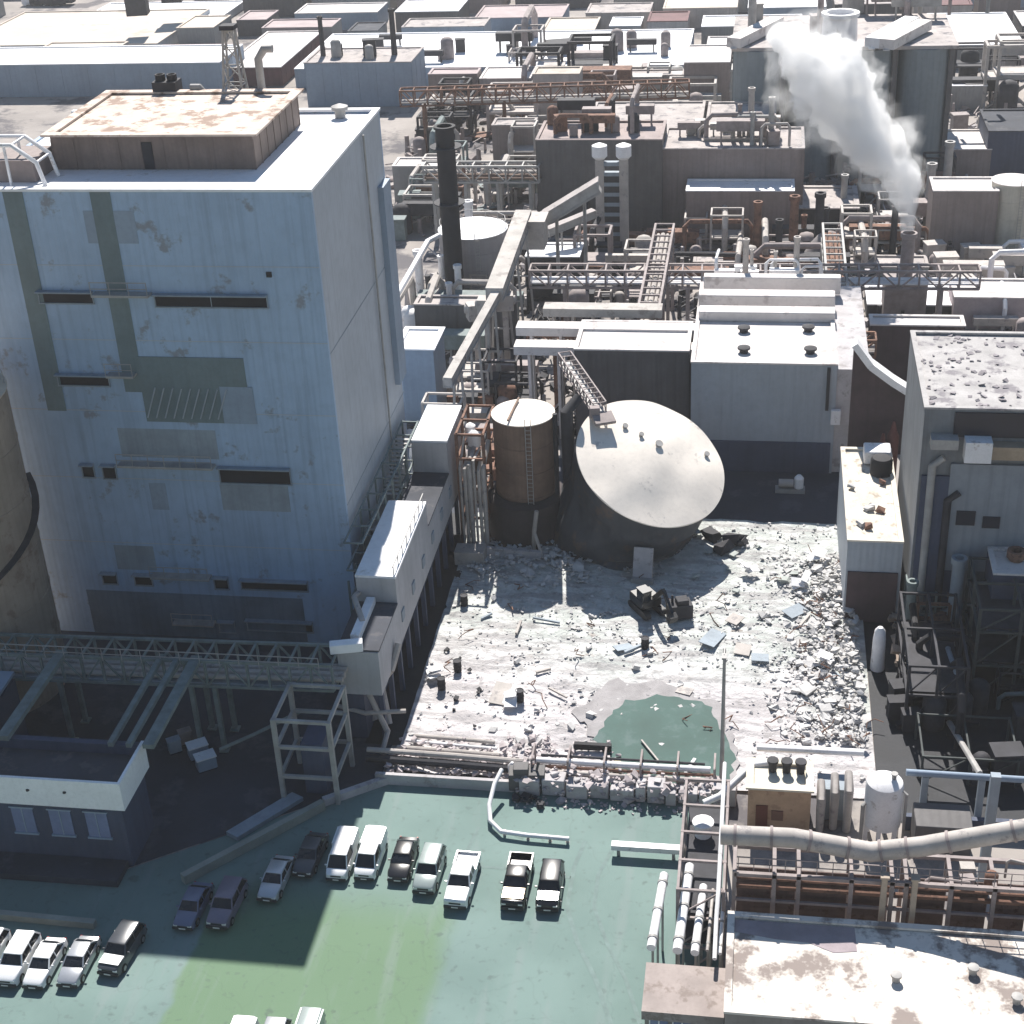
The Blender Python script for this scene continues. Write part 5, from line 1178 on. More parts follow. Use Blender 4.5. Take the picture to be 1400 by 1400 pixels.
for i in range(len(p)-1):
    for k in (.2, .7):
        q = Vector(p[i]).lerp(Vector(p[i+1]), k); d = (Vector(p[i+1])-Vector(p[i])).normalized(); MB().tube(q-d*.08, q+d*.08, .66, 16).build('flange', MSTEEL, du)
m = MB()
for i in range(26):
    x = -.1 + i*.9; m.bar((x, YR-1., zt+.42), (x, YR-1., zt+1.4), .05)
m.bar((-.2, YR-1., zt+1.4), (23, YR-1., zt+1.5), .06); m.bar((-.2, YR-1., zt+.9), (23, YR-1., zt+1.), .05)
solo('handrail', m, MSTEEL, 'thin mauve handrail in front of the thick sagging duct', 'railing')
scatter((10.5, 22, YR-.6, YR+1), 12, ('pipe', 'drum', 'cabinet'), (('mauve grey', MSTEEL), ('pale', PIPEG), ('rusty', RSTEEL)), 'on top of the rusty pipe gantry', (.45, .8), 8.1, 31)
for i, (x, lab) in enumerate(((8.2, 'tall tan steel post through the gantry, left of the black gap'), (9.9, 'tall tan steel post through the gantry, right of the black gap'))):
    solo('post', MB().box(x-.16, x+.16, YR-1.5, YR-1.15, 0, 9.6).box(x-.25, x+.25, YR-1.6, YR-1.05, 9.603, 9.75), mk('tan post', (.42, .35, .28), .85, .2), lab, 'post')
p0 = ((15.56,80.00,9.23)); solo('post', MB().box(p0[0]-.3, p0[0]+.3, 79.8, 80.3, 0, p0[2]), DULLG, 'dull grey upright post crossing the thin pipe line at the right edge', 'post')

# ------------------------------------------------------------------ 9. conveyor galleries running to the back
def gallery(name, label, p, q, w, h, wall, roof, legs=3, mat=STEEL, cat='conveyor', zg=0):
    t = thing(name, label, cat, ((p[0]+q[0])/2, (p[1]+q[1])/2, zg)); P = Vector(p); Q = Vector(q)
    MB().bar(P, Q, w, h).build('casing', wall, t)
    up = Vector((0, 0, h/2+.08)); MB().bar(P+up, Q+up, w*1.12, .12).build('roof', roof, t)
    d = Q-P; n = max(3, int(d.length/4)); m = MB(); s_ = d.normalized().cross(Vector((0, 0, 1))).normalized()*(w/2+.04)
    for i in range(n+1):
        a = P + d*(i/n)
        for k in (-1, 1): m.bar(a+s_*k-Vector((0, 0, h/2)), a+s_*k+Vector((0, 0, h/2-.02)), .1)
    for k in (-1, 1): m.bar(P+s_*k*1.02-Vector((0, 0, h/2-.1)), Q+s_*k*1.02-Vector((0, 0, h/2-.1)), .09)
    m.bar(P+s_-Vector((0, 0, h/2)), P-s_-Vector((0, 0, h/2)), .1)
    m.build('ribs', mat, t)
    for i in range(legs):
        a = P + d*((i+.5)/legs); l = MB()
        for k in (-1, 1): l.bar((a.x+s_.x*k*1.5, a.y, zg), (a.x+s_.x*k*.9, a.y, a.z-h/2), .24)
        l.bar((a.x-s_.x, a.y, zg+(a.z-zg)*.5), (a.x+s_.x, a.y, zg+(a.z-zg)*.5), .16); l.build('trestle', mat, t)
    return t
gallery('conveyor_gallery', 'long pale conveyor gallery climbing away behind the tower, nearer slender half', ((-29.89,136.98,9.00)), ((-27.80,156.68,11.00)), .8, .9, PIPEG, mk('dusty tan sheeting', (.47, .44, .41), .9, .2, .5, stain=((.30, .27, .25), .25, .6)), 3)
gallery('conveyor_gallery', 'wide pale conveyor gallery running to the back yard, farther broad half', ((-28.07,155.38,11.00)), ((-28.19,178.65,12.00)), 1.7, 1.4, PIPEG, mk('dusty tan sheeting', (.47, .44, .41), .9, .2, .5, stain=((.30, .27, .25), .25, .6)), 3)
gallery('conveyor_gallery', 'short grey inclined gallery from the broad conveyor up to the twin towers', ((-26.18,180.56,11.00)), ((-19.40,181.17,15.00)), 1.9, 1.5, STEEL, GREYR, 2)
gallery('conveyor_gallery', 'thin grey pipe gallery below the inclined gallery by the twin towers', ((-26.25,184.42,8.00)), ((-20.84,188.82,9.00)), 1.0, .9, STEEL, GREYR, 2)
solo('transfer_house', MB().obox((*(-26.98,177.32,11.00)[:2], 10.6), (3.2, 3.4, 3.4)).obox((*(-26.98,177.32,11.00)[:2], 12.35), (3.5, 3.7, .14)), PIPEG, 'pale square transfer house where the conveyor galleries meet', 'hut')
for i, p in enumerate((((-29.40,157.41,9.00)), ((-27.58,158.77,9.00)), ((-30.84,158.36,8.00)))):
    solo('drive_unit', MB().obox((p[0], p[1], p[2]), (1.9, 1.6, 1.8), .2*i).tube((p[0]-1.2, p[1], p[2]+.2), (p[0]+1.2, p[1], p[2]+.2), .5, 12).box(p[0]-.3, p[0]+.3, p[1]-.3, p[1]+.3, 0, p[2]-.903), PIPEG, ('pale drive unit where the slender gallery meets the broad one, middle', 'pale drive unit at the right of the gallery junction', 'pale drive unit at the left of the gallery junction')[i], 'machine', bevel=.04)
scatter((-33.5, -25.5, 130, 158), 30, ('pipe', 'drum', 'frame', 'duct', 'cabinet'), (('pale', PIPEG), ('mauve grey', MSTEEL), ('dark', DSTEEL), ('rusty', RSTEEL)), 'packed below the slender conveyor gallery', (1.2, 2.2), 0, 41)
# black chimney
cb = ((-37.03,178.00,9.05)); cp = ((-37.15,178.00,23.19))
ch = thing('chimney', 'tall black soot stained chimney behind the round grey tank', 'chimney', (cb[0], 178, 0))
MB().lathe(cb[0], 178, [(1.15, 0), (1.15, cp[2]*.5), (1.1, cp[2]-.3), (1.3, cp[2]-.28), (1.3, cp[2]), (.9, cp[2]), (.9, cp[2]-1)], 20).build('shaft', BLACKM, ch)
for zz in (cp[2]-2.5, cp[2]*.6): MB().lathe(cb[0], 178, [(1.16, zz), (1.9, zz+.02), (1.9, zz+.12), (1.16, zz+.14)], 20).build('platform', DSTEEL, ch)
# round grey tank and its dark plinth
gp = (-39.46,-27.95,165.63,168.60,0.00,5.67); 
building('plinth_block', 'dark low block carrying the round grey tank behind the boiler house', gp, DGREYW, GREYR, 'building', par=.1, ribs=1.6)
GT0 = (-40.33,-30.99,180.55,185.99,0.00,7.97)
gtx = (GT0[0]+GT0[1])/2
tank('grey_tank', 'squat round grey tank with bright white roof on the dark plinth block', gtx, GT0[2]+4.2, 4.3, 0, GT0[5]+.4, mk('warm grey tank shell', (.33, .31, .32), .75, .15, .3, streak=.35), WROOF, rings=4, cone=.05)
solo('pipe', MB().path([((-40.67,161.76,8.00)), ((-40.04,178.09,9.00)), ((-39.09,180.24,9.00))], .35, 8), PIPEW, 'long white pipe rising diagonally between boiler house and grey tank', 'pipe')
scatter((-42, -35.5, 160, 200), 34, ('drum', 'pipe', 'duct', 'stack', 'frame'), (('white', PIPEW), ('pale grey', PIPEG), ('dull green', GSTEEL)), 'crowded right behind the boiler house flank', (1.3, 2.6), 0, 42)

# ------------------------------------------------------------------ 10. the plant behind
building('dark_house', 'black sooty house with bright white roof left of the twin towers', (-28.70,-21.97,181.64,186.70,0.00,5.77), DSTEEL, WROOF, par=.05, ribs=2, windows=())
tt = thing('twin_tower', 'pair of pale steel columns joined by rungs like a ladder tower', 'tower', ((-19.87,199.64,0.00)))
pa = ((-20.86,197.00,1.96)); pb2 = ((-17.75,197.00,1.98)); ztp = ((-19.12,197.00,14.74))[2]
ty = 197
for xx in (pa[0], pb2[0]):
    m = MB(); m.box(xx-.55, xx+.55, ty-.6, ty+.6, 0, ztp-1.2); m.build('column', PIPEG, tt)
    m = MB(); m.lathe(xx, ty, [(.6, ztp-1.197), (1., ztp-.8), (1., ztp+.6), (.3, ztp+.9)], 12); m.build('head', PIPEW, tt)
m = MB()
for i in range(9): zz = 2 + i*(ztp-4)/8; m.box(pa[0]+.553, pb2[0]-.553, ty-.4, ty+.4, zz, zz+.5)
m.build('rungs', DULLG, tt)
m = MB(); m.box(pa[0]+.4, pb2[0]-.4, ty-.35, ty-.1, 1, ztp-3); m.build('back_panel', DSTEEL, tt)
pfx = (-18.69,-13.76,184.94,186.79,0.00,4.65)
m = MB()
for xx in (pfx[0], pfx[1]): m.bar((xx, pfx[2], 0), (xx, pfx[2], pfx[5]), .7)
m.bar((pfx[0]-.4, pfx[2], pfx[5]), (pfx[1]+.4, pfx[2], pfx[5]), .8)
solo('pipe_portal', m, PIPEG, 'pale pipe portal in front of the ladder like twin towers', 'frame')
building('dark_long_hall', 'long dark grey hall with rust coloured roof behind the twin towers', (-30.51,-13.45,206.37,215.82,0.00,13.32), DGREYW, mk('brown grey roof felt', (.36, .30, .29), .9, .2, .3, stain=((.2, .17, .17), .3, .4)), par=.1, ribs=3.2)
building('mauve_long_hall', 'mauve grey hall standing right of the dark long hall and left of the steam', (-13.55,5.38,207.90,218.25,0.00,11.63), MAUVEW, GREYR, par=.1, ribs=3., windows=())
building('grey_box_hall', 'grey box shaped hall with bright strip roof in front of the mauve hall', (-9.97,4.16,202.01,207.09,0.00,7.67), MAUVEW, PIPEW, par=.05, ribs=2.6)
building('roof_house', 'grey cluttered rooftop house on the mauve hall, left of the steam', (-8.14,1.52,212.00,231.12,0.00,11.85), GREYW, GREYR, par=.08)
building('grey_roof_row', 'low grey roofed row behind the dark long hall', (-25.53,-8.95,222.00,238.15,0.00,10.13), GREYW, GREYR, par=.08)
building('dark_shed', 'dark shed with grey pitched roof left of the steam plume base', (5.33,12.67,206.91,216.20,0.00,3.80), DSTEEL, GREYR, par=.05, eave=.3, ribs=2)
p = (8.02,193.40,0.00); solo('grey_heap', MB().lathe(p[0], p[1], [(3.4, 0), (2.8, 1.8), (1.8, 3.6), (.8, 4.8), (.1, 5.1)], 22), mk('grey brown heap', (.24, .22, .22), 1., .3, .6, bump=.5), 'conical grey heap in front of the dark shed', 'heap')
building('brown_house', 'brown grey house with pale strip roof just right of the steam plume', (21.63,29.77,199.80,205.67,0.00,8.41), MAUVEW, LROOF, par=.06, ribs=2.2)
tt_ = (29.18,34.55,199.94,204.57,0.00,9.05); tank('tan_tank', 'pale tan tank cut by the right edge behind the grey debris roof', (tt_[0]+tt_[1])/2, tt_[2]+2.6, 2.7, 0, tt_[5], mk('pale tan shell', (.52, .49, .42), .8, .15, .3, streak=.4), LROOF, rings=4, rail=False)
# giant teal silo house behind the steam
sx = (-4.88,26.64,232.16,252.71,0.00,19.14)
sh = thing('silo_house', 'giant teal grey silo block looming behind the steam plume', 'building', ((sx[0]+sx[1])/2, sx[2]+8, 0))
m = MB(); nsl = 4; wd = (sx[1]-sx[0])/nsl
hz_ = sx[5]
m.box(sx[0], sx[1], sx[2]+2.2, sx[3], 0, hz_)
for i in range(nsl): m.lathe(sx[0]+wd*(i+.5), sx[2]+2.6, [(wd*.49, 0), (wd*.49, hz_-.02)], 28)
m.build('wall', TEALW, sh)
MB().box(sx[0]-.2, sx[1]+.2, sx[2]-.8, sx[3]+.2, hz_+.003, hz_+.5).build('roof', GREYR, sh)
m = MB()
for i in range(nsl): xx = sx[0]+wd*(i+1)-.6; MB().box(xx-.35, xx+.35, sx[2]-.5, sx[2]+.8, 0, hz_-.1).build('pilaster', DGREYW, sh)
pass
for i, (px0, py0, px1, py1, mt, lab) in enumerate(((1008,62,1062,52,LROOF,'pale slanting roof duct on the left of the giant teal silo block'), (1192,62,1248,38,PIPEW,'bright slanting roof duct right of centre on the giant teal silo block'), (1206,68,1262,44,LROOF,'second pinkish roof duct beside the bright one on the teal silo block'))):
    A = [((-4.76,231.05,20.10)), ((14.67,229.97,20.10)), ((16.64,228.96,20.10))][i]; Bq = [((1.35,244.20,20.10)), ((21.03,242.87,20.10)), ((22.76,240.78,20.10))][i]
    solo('roof_duct', MB().bar((A[0], A[1], hz_+1.3), (Bq[0], Bq[1], hz_+1.5), 2.2, 1.4).bar((A[0], A[1], hz_+.51), (A[0], A[1], hz_+.59), .9), mt, lab, 'duct')
q = ((10.16,232.05,20.10)); solo('white_stack', MB().lathe(q[0], q[1], [(2.6, hz_+.51), (2.4, hz_+4.6), (2.7, hz_+4.7), (2.7, hz_+5.2), (2., hz_+5.2), (2., hz_+4.4)], 20), PIPEW, 'stout bright white stack on top of the giant teal silo block', 'stack')
scatter((sx[0]+2, sx[1]-2, sx[2]+3, sx[2]+24), 12, ('cabinet', 'duct', 'stack', 'pipe'), (('grey', STEEL), ('mauve grey', MSTEEL)), 'on the roof of the teal silo block', (1.6, 3.), hz_+.51, 43)
building('mauve_house', 'mauve house with pale hipped roof left of the teal silo block', (-13.98,-6.16,271.95,285.09,0.00,8.02), MAUVEW, LROOF, par=.05, windows=())
# white roofed row and others across the back
building('white_long_store', 'very long white roofed store stretching across the back', (-88.49,-14.48,289.52,319.30,0.00,3.52), BLUEW, WROOF, par=.05, ribs=6)
building('blue_store', 'blue grey store with dull roof above the boiler house roof corner', (-82.34,-62.57,275.51,287.02,0.00,7.86), BLUEW, GREYR, par=.05, ribs=3)
building('maroon_store', 'low maroon store between the boiler house penthouse and blue grey store', (-103.52,-91.60,291.16,322.73,0.00,3.48), MAROON, LROOF, par=.05, ribs=3)
building('white_store', 'white roofed blue walled store at the far left behind the boiler house', (-154.05,-101.31,284.41,299.25,0.00,6.09), BLUEW, WROOF, par=.05, ribs=5)
building('tan_store', 'wide tan dusty roofed store at the upper left', (-171.10,-126.13,317.62,352.56,0.00,2.43), LGREYW, mk('tan dusty roof', (.60, .53, .46), .95, .12, .06, stain=((.44, .38, .33), .2, .12)), par=.05)
building('white_shed_row', 'bright white roofed shed behind the lattice mast', (-155.27,-121.85,340.78,365.39,0.00,1.60), LGREYW, WROOF, par=.05)
BGB = [
    (-58.91,-50.14,272.07,276.36,0.00,6.45),
    (-49.93,-40.82,272.82,281.41,0.00,5.41),
    (-38.42,-30.59,259.47,264.54,0.00,9.31),
    (-41.84,-35.19,237.05,241.26,0.00,6.94),
    (-54.24,-47.18,220.92,225.38,0.00,5.35),
    (-31.64,-14.24,277.18,281.44,0.00,4.64),
    (31.27,46.32,300.31,328.00,0.00,3.98),
    (30.68,36.62,270.87,275.80,0.00,3.93),
    (32.19,43.20,231.83,243.78,0.00,7.14),
    (26.66,32.87,231.82,242.26,0.00,4.49),
    (12.71,22.75,176.54,182.72,0.00,2.03),
    (11.75,21.47,156.96,159.81,0.00,7.50),
    (22.35,31.68,174.66,180.79,0.00,3.79),
    (-8.42,10.15,191.10,194.89,0.00,1.77),
    (10.60,20.90,190.47,194.73,0.00,1.55)]
for i, (w_, r_, lab) in enumerate((
    (MAUVEW, mk('pink grey roof', (.42, .35, .35), .9, .15, .3), 'pinkish mauve block house in the wrecked zone right of the blue grey store'),
    (mk('beige sheeting', (.47, .43, .41), .85, .25, .35, streak=.4), LROOF, 'beige ragged sheeted house right of the pinkish mauve block house'),
    (mk('beige sheeting', (.47, .43, .41)), mk('tan ragged roof', (.52, .46, .40), .9, .25, .4), 'tan ragged house left of the dark long hall roof'),
    (MAUVEW, GREYR, 'mauve grey box house below the beige ragged house'),
    (GREYW, LROOF, 'grey low house with pale roof just right of the boiler house'),
    (GREYW, GREYR, 'dull grey low row under the long white store'),
    (GREYW, WROOF, 'bright white roofed store in the upper right corner'),
    (GREYW, PIPEW, 'small white roofed house right of the teal silo block'),
    (DBLUEW, BLACKR, 'black slab sided block at the right edge below the white store'),
    (MAUVEW, LROOF, 'pale roofed low house right of the steam plume top'),
    (DSTEEL, WROOF, 'white roofed shed with black slot front right of the process block'),
    (mk('dark maroon cladding', (.075, .05, .055)), LROOF, 'dark maroon fronted hall with pale roof edge behind the gable wall'),
    (mk('pinkish wall', (.42, .35, .36), .9, .25, .4), LROOF, 'pinkish low house with dusty roof at the right edge'),
    (GREYW, GREYR, 'grey low row just behind the process block roof'),
    (mk('greenish sheeting', (.30, .33, .33), .85), GREYR, 'greenish low row behind the white roofed slot shed'))):
    building('plant_house', lab, BGB[i], w_, r_, par=.06, ribs=2.4 if i in (0, 6, 11) else 0)

# ------------------------------------------------------------------ 11. crowded plant between the big blocks
ZS = (
 (((-50.44,203.44,0.00)), ((-50.07,233.99,0.00)), 22, ('pipe', 'drum', 'frame', 'duct', 'cabinet'), (('pale', PIPEG), ('rusty', RSTEEL), ('dull green', GSTEEL), ('dark', DSTEEL)), 'between boiler house and black chimney', (1.4, 2.8)),
 (((-56.82,243.88,0.00)), ((-52.26,272.99,0.00)), 24, ('frame', 'drum', 'pipe', 'cabinet', 'sheet'), (('dark', DSTEEL), ('mauve grey', MSTEEL), ('pale', PIPEG)), 'in the dark wrecked corner above the boiler house roof', (1.5, 3.)),
 (((-41.73,212.98,0.00)), ((-37.28,241.75,0.00)), 26, ('pipe', 'sheet', 'drum', 'frame', 'duct'), (('pale grey', PIPEG), ('dull green', GSTEEL), ('mauve grey', MSTEEL)), 'behind the bright roof of the round grey tank', (1.5, 2.8)),
 (((-48.99,254.37,0.00)), ((-34.42,301.81,0.00)), 34, ('sheet', 'frame', 'duct', 'cabinet', 'pipe'), (('rusty', RSTEEL), ('beige', mk('beige sheeting', (.47, .43, .41))), ('mauve grey', MSTEEL), ('dark', DSTEEL)), 'strewn in the beige wrecked zone', (2.2, 4.2)),
 (((-26.45,174.89,0.00)), ((-9.60,199.86,0.00)), 40, ('pipe', 'drum', 'cabinet', 'frame', 'duct'), (('dark', DSTEEL), ('mauve grey', MSTEEL), ('rusty', RSTEEL), ('pale', PIPEG)), 'in the dark plant below the twin towers', (1.3, 2.6)),
 (((-8.45,186.44,0.00)), ((13.39,200.35,0.00)), 34, ('pipe', 'stack', 'drum', 'duct', 'frame'), (('pale', PIPEG), ('rusty', RSTEEL), ('mauve grey', MSTEEL), ('dark', DSTEEL)), 'behind the process block, in front of the grey box hall', (1.2, 2.6)),
 (((10.50,198.89,0.00)), ((26.72,223.53,0.00)), 30, ('pipe', 'frame', 'drum', 'stack', 'duct'), (('rusty', RSTEEL), ('dark', DSTEEL), ('mauve grey', MSTEEL), ('grey', STEEL)), 'around the foot of the steam plume', (1.4, 2.8)),
 (((21.85,170.12,0.00)), ((35.14,196.74,0.00)), 30, ('cabinet', 'pipe', 'drum', 'duct', 'sheet'), (('pale', PIPEG), ('white', PIPEW), ('mauve grey', MSTEEL)), 'on the pinkish ground at the right edge', (1.2, 2.4)),
 (((28.72,233.97,0.00)), ((49.42,300.98,0.00)), 24, ('cabinet', 'duct', 'drum', 'frame'), (('pale', PIPEG), ('dark', DSTEEL), ('mauve grey', MSTEEL)), 'in the yard right of the teal silo block', (2., 4.)),
 (((-30.46,265.32,0.00)), ((-7.45,286.95,0.00)), 20, ('duct', 'cabinet', 'drum', 'frame'), (('grey', STEEL), ('mauve grey', MSTEEL), ('pale', PIPEG)), 'on the ground below the long white store', (2., 3.6)),
)
for i, (a, b, n, kinds, mats, where, s) in enumerate(ZS):
    scatter((min(a[0], b[0]), max(a[0], b[0]), min(a[1], b[1]), max(a[1], b[1])), n, kinds, mats, where, s, -.05, 60+i)
scatter((bx[0]+.6, bx[1]-.8, bx[3]-1.2, bx[3]+2.2), 12, ('pipe', 'stack', 'duct'), (('white', PIPEW), ('pale', PIPEG)), 'along the back edge of the process block roof', (.7, 1.2), bz, 81)
x0, x1, y0, y1, z0, z1 = (-30.51,-13.45,206.37,215.82,0.00,13.32)
scatter((x0+1, x1-3, y0+1, y0+9), 16, ('cabinet', 'duct', 'drum', 'pipe'), (('rusty', RSTEEL), ('mauve grey', MSTEEL), ('dark', DSTEEL)), 'on the rust coloured roof of the dark long hall', (1., 2.), z1, 82)
x0, x1, y0, y1, z0, z1 = (-13.55,5.38,207.90,218.25,0.00,11.63)
scatter((x0+1, x1-3, y0+1, y0+9), 16, ('cabinet', 'duct', 'pipe', 'stack'), (('grey', STEEL), ('mauve grey', MSTEEL), ('pale', PIPEG)), 'on the grey roof of the mauve hall', (1., 2.), z1, 83)
x0, x1, y0, y1, z0, z1 = (-88.49,-14.48,289.52,319.30,0.00,3.52)
scatter((x0+4, x1-4, y0+2, y0+20), 20, ('cabinet', 'drum', 'duct'), (('dark', DSTEEL), ('mauve grey', MSTEEL)), 'on the very long white store roof', (1.2, 2.6), z1, 84)
x0, x1, y0, y1, z0, z1 = (-82.34,-62.57,275.51,287.02,0.00,7.86)
scatter((x0+2, x1-3, y0+1, y0+10), 8, ('cabinet', 'drum', 'stack'), (('dark', DSTEEL), ('grey', STEEL)), 'on the dull roof of the blue grey store', (1.2, 2.2), z1, 85)
for i, (p, lab) in enumerate(((((-132.94,326.86,6.00)), 'black boxy vent on the bright white shed roof behind the lattice mast, left one'), (((-129.95,340.27,6.00)), 'black boxy vent on the bright white shed roof behind the lattice mast, right one'))):
    solo('roof_vent', MB().obox((p[0], p[1], 9.2), (4.4, 4., 5.), .2).obox((p[0], p[1], 12), (5., 4.6, .4), .2), DSTEEL, lab, 'vent')

g = random.Random(91)
for nm, lab, mt, area, n in (('scrap', 'dark oily scrap and fittings carpeting the ground of the middle plant', DSTEEL, (-42, 30, 142, 215), 1500), ('scrap', 'pale broken scrap scattered over the ground of the middle plant', mk('pale scrap', (.45, .42, .42), .9, .3, .8), (-44, 34, 142, 260), 1500), ('scrap', 'mauve brown scrap scattered behind the long halls', MSTEEL, (-58, 40, 205, 290), 1500)):
    m = MB()
    for i in range(n):
        x, y = g.uniform(area[0], area[1]), g.uniform(area[2], area[3])
        if not all(x < b[0]-.5 or x > b[1]+.5 or y < b[2]-.5 or y > b[3]+.5 for b in BOXES): continue
        k = g.random()
        if k < .55: m.chunk((x, y, .2), g.uniform(.2, .9), g, .9)
        elif k < .8:
            a_ = g.uniform(0, 3.1); L_ = g.uniform(.8, 3); d_ = Vector((math.cos(a_), math.sin(a_), g.uniform(-.1, .5)))*L_; m.bar(Vector((x, y, .9))-d_/2, Vector((x, y, .9))+d_/2, .16)
        else: m.lathe(x, y, [(g.uniform(.15, .5), 0), (g.uniform(.15, .4), g.uniform(.8, 3))], 8)
    solo(nm, m, mt, lab, 'scrap', kind='stuff', smooth=False)

for i, (a, b, hh, lab) in enumerate((((-24, 152, 6.5), (12, 152, 6.5), 1.8, 'rusty pipe bridge running behind the low hall and process block'), ((-26, 168, 7.5), (24, 169, 7.5), 2., 'long mauve pipe bridge below the twin towers and grey box hall'), ((-46, 206, 8), (-30, 206, 8), 2.2, 'short pipe bridge beside the black chimney, far side'), ((-58, 246, 8), (-12, 250, 8), 2.4, 'long brown pipe bridge through the beige wrecked zone'), ((-11.5, 150, 8.2), (-11.5, 182, 8.2), 1.8, 'pipe bridge running away from the low hall towards the dark long hall'), ((8.5, 160, 7), (8.5, 186, 7), 1.8, 'pipe bridge running away behind the process block towards the steam'))):
    truss('pipe_bridge', lab, a, b, 2.2, hh, 2.2, (RSTEEL, MSTEEL, STEEL, RSTEEL, MSTEEL, STEEL)[i], 'bridge', legs=((.08, 0), (.36, 0), (.64, 0), (.92, 0)), lw=.26)
    A, B = Vector(a), Vector(b); s_ = Vector(((B-A).y, -(B-A).x, 0)).normalized(); m = MB()
    for k, r_ in ((-.75, .22), (-.2, .3), (.35, .2), (.8, .15)):
        m.path([A+s_*k+Vector((0, 0, .45)), (A+B)/2+s_*(k+.1)+Vector((0, 0, .5)), B+s_*k+Vector((0, 0, .45))], r_, 8)
    solo('pipe_bundle', m, (PIPEG, PIPEW, BROWNTANK, PIPEG, PIPEG, RSTEEL)[i], 'pipes on the ' + lab, 'pipes')

# ------------------------------------------------------------------ 12. town side rows at the far top
g = random.Random(77)
far = []
walls = [GREYW, LGREYW, MAUVEW, BLUEW, mk('beige sheeting', (.47, .43, .41)), DGREYW]
roofs = [LROOF, WROOF, GREYR, BLACKR, mk('pink grey roof', (.42, .35, .35)), mk('tan dusty roof', (.60, .53, .46)), MAROON]
rn = ['pale roofed', 'white roofed', 'grey roofed', 'black roofed', 'pinkish roofed', 'tan roofed', 'maroon roofed']
def free(x0, x1, y0, y1): return all(x1 < b[0]-1 or x0 > b[1]+1 or y1 < b[2]-1 or y0 > b[3]+1 for b in BOXES)
for row, (yy, hz2, ds) in enumerate(((303, 4, 1), (322, 4, 1), (337, 5, 1), (356, 5, 1.2), (384, 6, 1.3), (420, 6, 1.5), (462, 7, 1.5))):
    x = -215.
    while x < 100:
        w_ = g.uniform(6, 20)*ds; ri = g.choice((0, 0, 1, 1, 1, 2, 3, 4, 5, 6)); h_ = g.uniform(3., hz2); d_ = g.uniform(7, 14)*ds; y_ = yy+g.uniform(-4, 4)
        if free(x, x+w_, y_, y_+d_):
            building('far_building', f'{rn[ri]} far building in the town rows along the top edge', (x, x+w_, y_, y_+d_, -.05, h_), walls[g.randrange(6)], roofs[ri], par=.06, group=f'{rn[ri]} far buildings along the top edge')
            x += w_ + g.uniform(1, 5)
        else: x += 3
truck_mats = [PIPEW, DSTEEL, BLUEW, MAROON]
tn = ['white', 'black', 'blue grey', 'maroon']
for i in range(34):
    y = g.choice((322, 341, 374, 376)) + g.uniform(-3, 3); x = g.uniform(-190, 75) * (y/370)
    if not free(x-2, x+9, y-1, y+4): continue
    k = g.randrange(4); m = MB(); m.box(x, x+g.uniform(5, 9), y, y+2.5, .5, 3.1); m.box(x-1.7, x-.1, y+.1, y+2.4, .5, 2.4); m.box(x-1.6, x+5, y+.15, y+2.35, .2, .498)
    for xx in (x-.9, x+1.2, x+4.): m.tube((xx, y-.05, .45), (xx, y+2.55, .45), .5, 10)
    solo('truck', m, truck_mats[k], f'{tn[k]} truck parked between the far buildings along the top edge', 'truck', f'{tn[k]} trucks along the top edge')

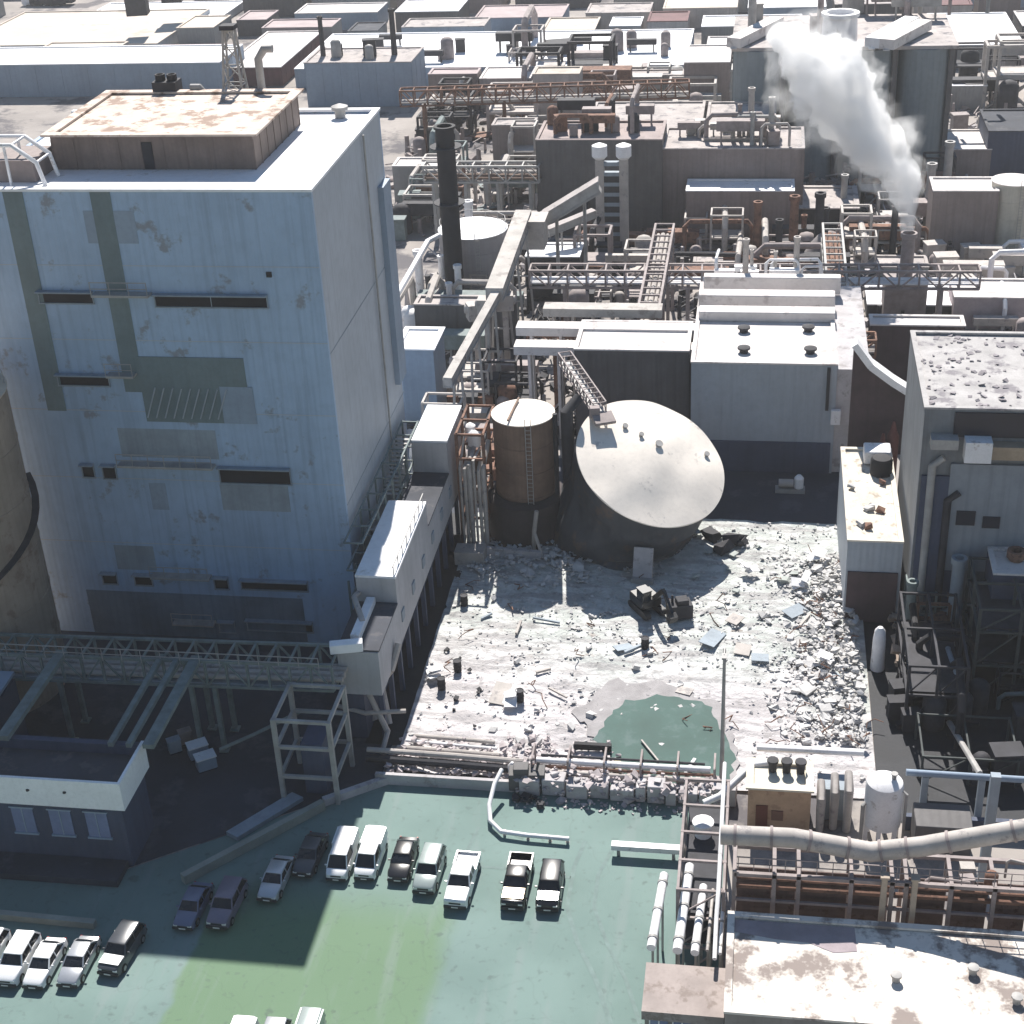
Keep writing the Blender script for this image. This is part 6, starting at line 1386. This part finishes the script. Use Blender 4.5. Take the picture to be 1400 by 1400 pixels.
# ------------------------------------------------------------------ 13. steam plume
def steam():
    pts = [Vector(p) for p in (((16.58,176.00,11.51)), ((16.41,176.00,13.76)), ((15.86,177.00,16.68)), ((12.73,178.00,20.61)), ((9.14,179.00,24.51)), ((6.98,180.00,27.55)), ((4.22,181.00,29.95)), ((2.05,182.00,31.53)), ((0.55,183.00,32.30)))]
    rad = [.8, 1.5, 2.7, 4.0, 4.7, 5.2, 4.5, 3.0, 1.3]
    P = []; Rr = []
    for i in range(len(pts)-1):
        for k in range(9):
            t = k/9; P.append(pts[i].lerp(pts[i+1], t)); Rr.append(rad[i]+(rad[i+1]-rad[i])*t)
    P.append(pts[-1]); Rr.append(rad[-1])
    def shell(scale, rough, seed, dens, lo):
        K = 56; vs = []
        for i, p in enumerate(P):
            d = (P[min(i+2, len(P)-1)] - P[max(i-2, 0)]).normalized(); a = d.cross(Vector((0, 1, 0))).normalized(); b = a.cross(d)
            for j in range(K):
                th = 2*math.pi*j/K; u_ = a*math.cos(th) + b*math.sin(th); q = p + u_*Rr[i] + Vector((seed, 0, 0))
                vs.append(p + u_*Rr[i]*scale*max(.35, 1 + rough*noise.noise(q*.22) + rough*.8*noise.fractal(q*.5, .9, 2.1, 5)))
        n = len(P)
        fs = [(i*K+j, i*K+(j+1) % K, (i+1)*K+(j+1) % K, (i+1)*K+j) for i in range(n-1) for j in range(K)]
        fs += [tuple(range(K-1, -1, -1)), tuple(range((n-1)*K, n*K))]
        m = bpy.data.materials.new('steam'); m.use_nodes = True; nt = m.node_tree; N = nt.nodes; L = nt.links
        N.remove(N['Principled BSDF']); pv = N.new('ShaderNodeVolumePrincipled')
        pv.inputs['Color'].default_value = (1, 1, 1, 1); pv.inputs['Anisotropy'].default_value = .2
        gg = N.new('ShaderNodeNewGeometry'); nz = N.new('ShaderNodeTexNoise'); nz.inputs['Scale'].default_value = .32; nz.inputs['Detail'].default_value = 5
        L.new(gg.outputs['Position'], nz.inputs['Vector'])
        r = N.new('ShaderNodeMapRange'); r.inputs[1].default_value = .38; r.inputs[2].default_value = .62; r.inputs[3].default_value = lo; r.inputs[4].default_value = dens
        L.new(nz.outputs['Fac'], r.inputs[0]); L.new(r.outputs[0], pv.inputs['Density']); L.new(pv.outputs[0], N['Material Output'].inputs['Volume'])
        b = MB(); b.add(vs, fs); return b, m
    b, m = shell(1.08, .55, 0, .20, -.05)
    o = b.build('steam_plume', m, None, org=(pts[0].x, pts[0].y, pts[0].z))
    tag(o, 'white steam plume drifting up and left in front of the teal silo block', 'steam', kind='stuff')
    b, m = shell(.76, .5, 5, 1.5, .25)
    b.build('dense_core', m, o)
steam()
p = (16.77,176.00,11.16)
vs_ = thing('vent_stack', 'slim grey stack giving off the white steam plume', 'stack', (p[0], 176, 0))
MB().lathe(p[0], 176, [(.8, 0), (.75, p[2]-.6), (.95, p[2]-.5), (.95, p[2]), (.7, p[2]), (.7, p[2]-1)], 18).build('shaft', MSTEEL, vs_)
MB().box(p[0]-2.4, p[0]+2.4, 174, 178, 0, p[2]*.5).build('base_house', MSTEEL, vs_)

# ------------------------------------------------------------------ 14. thin smoky air
hm = bpy.data.materials.new('thin haze'); hm.use_nodes = True; nt = hm.node_tree; nt.nodes.remove(nt.nodes['Principled BSDF'])
pv = nt.nodes.new('ShaderNodeVolumePrincipled'); pv.inputs['Color'].default_value = (.95, .95, .96, 1); pv.inputs['Density'].default_value = .00018; pv.inputs['Anisotropy'].default_value = .2
nt.links.new(pv.outputs[0], nt.nodes['Material Output'].inputs['Volume'])
tag(MB().box(-950, 950, -320, 2250, -1.2, 82).build('haze', hm), kind='stuff')
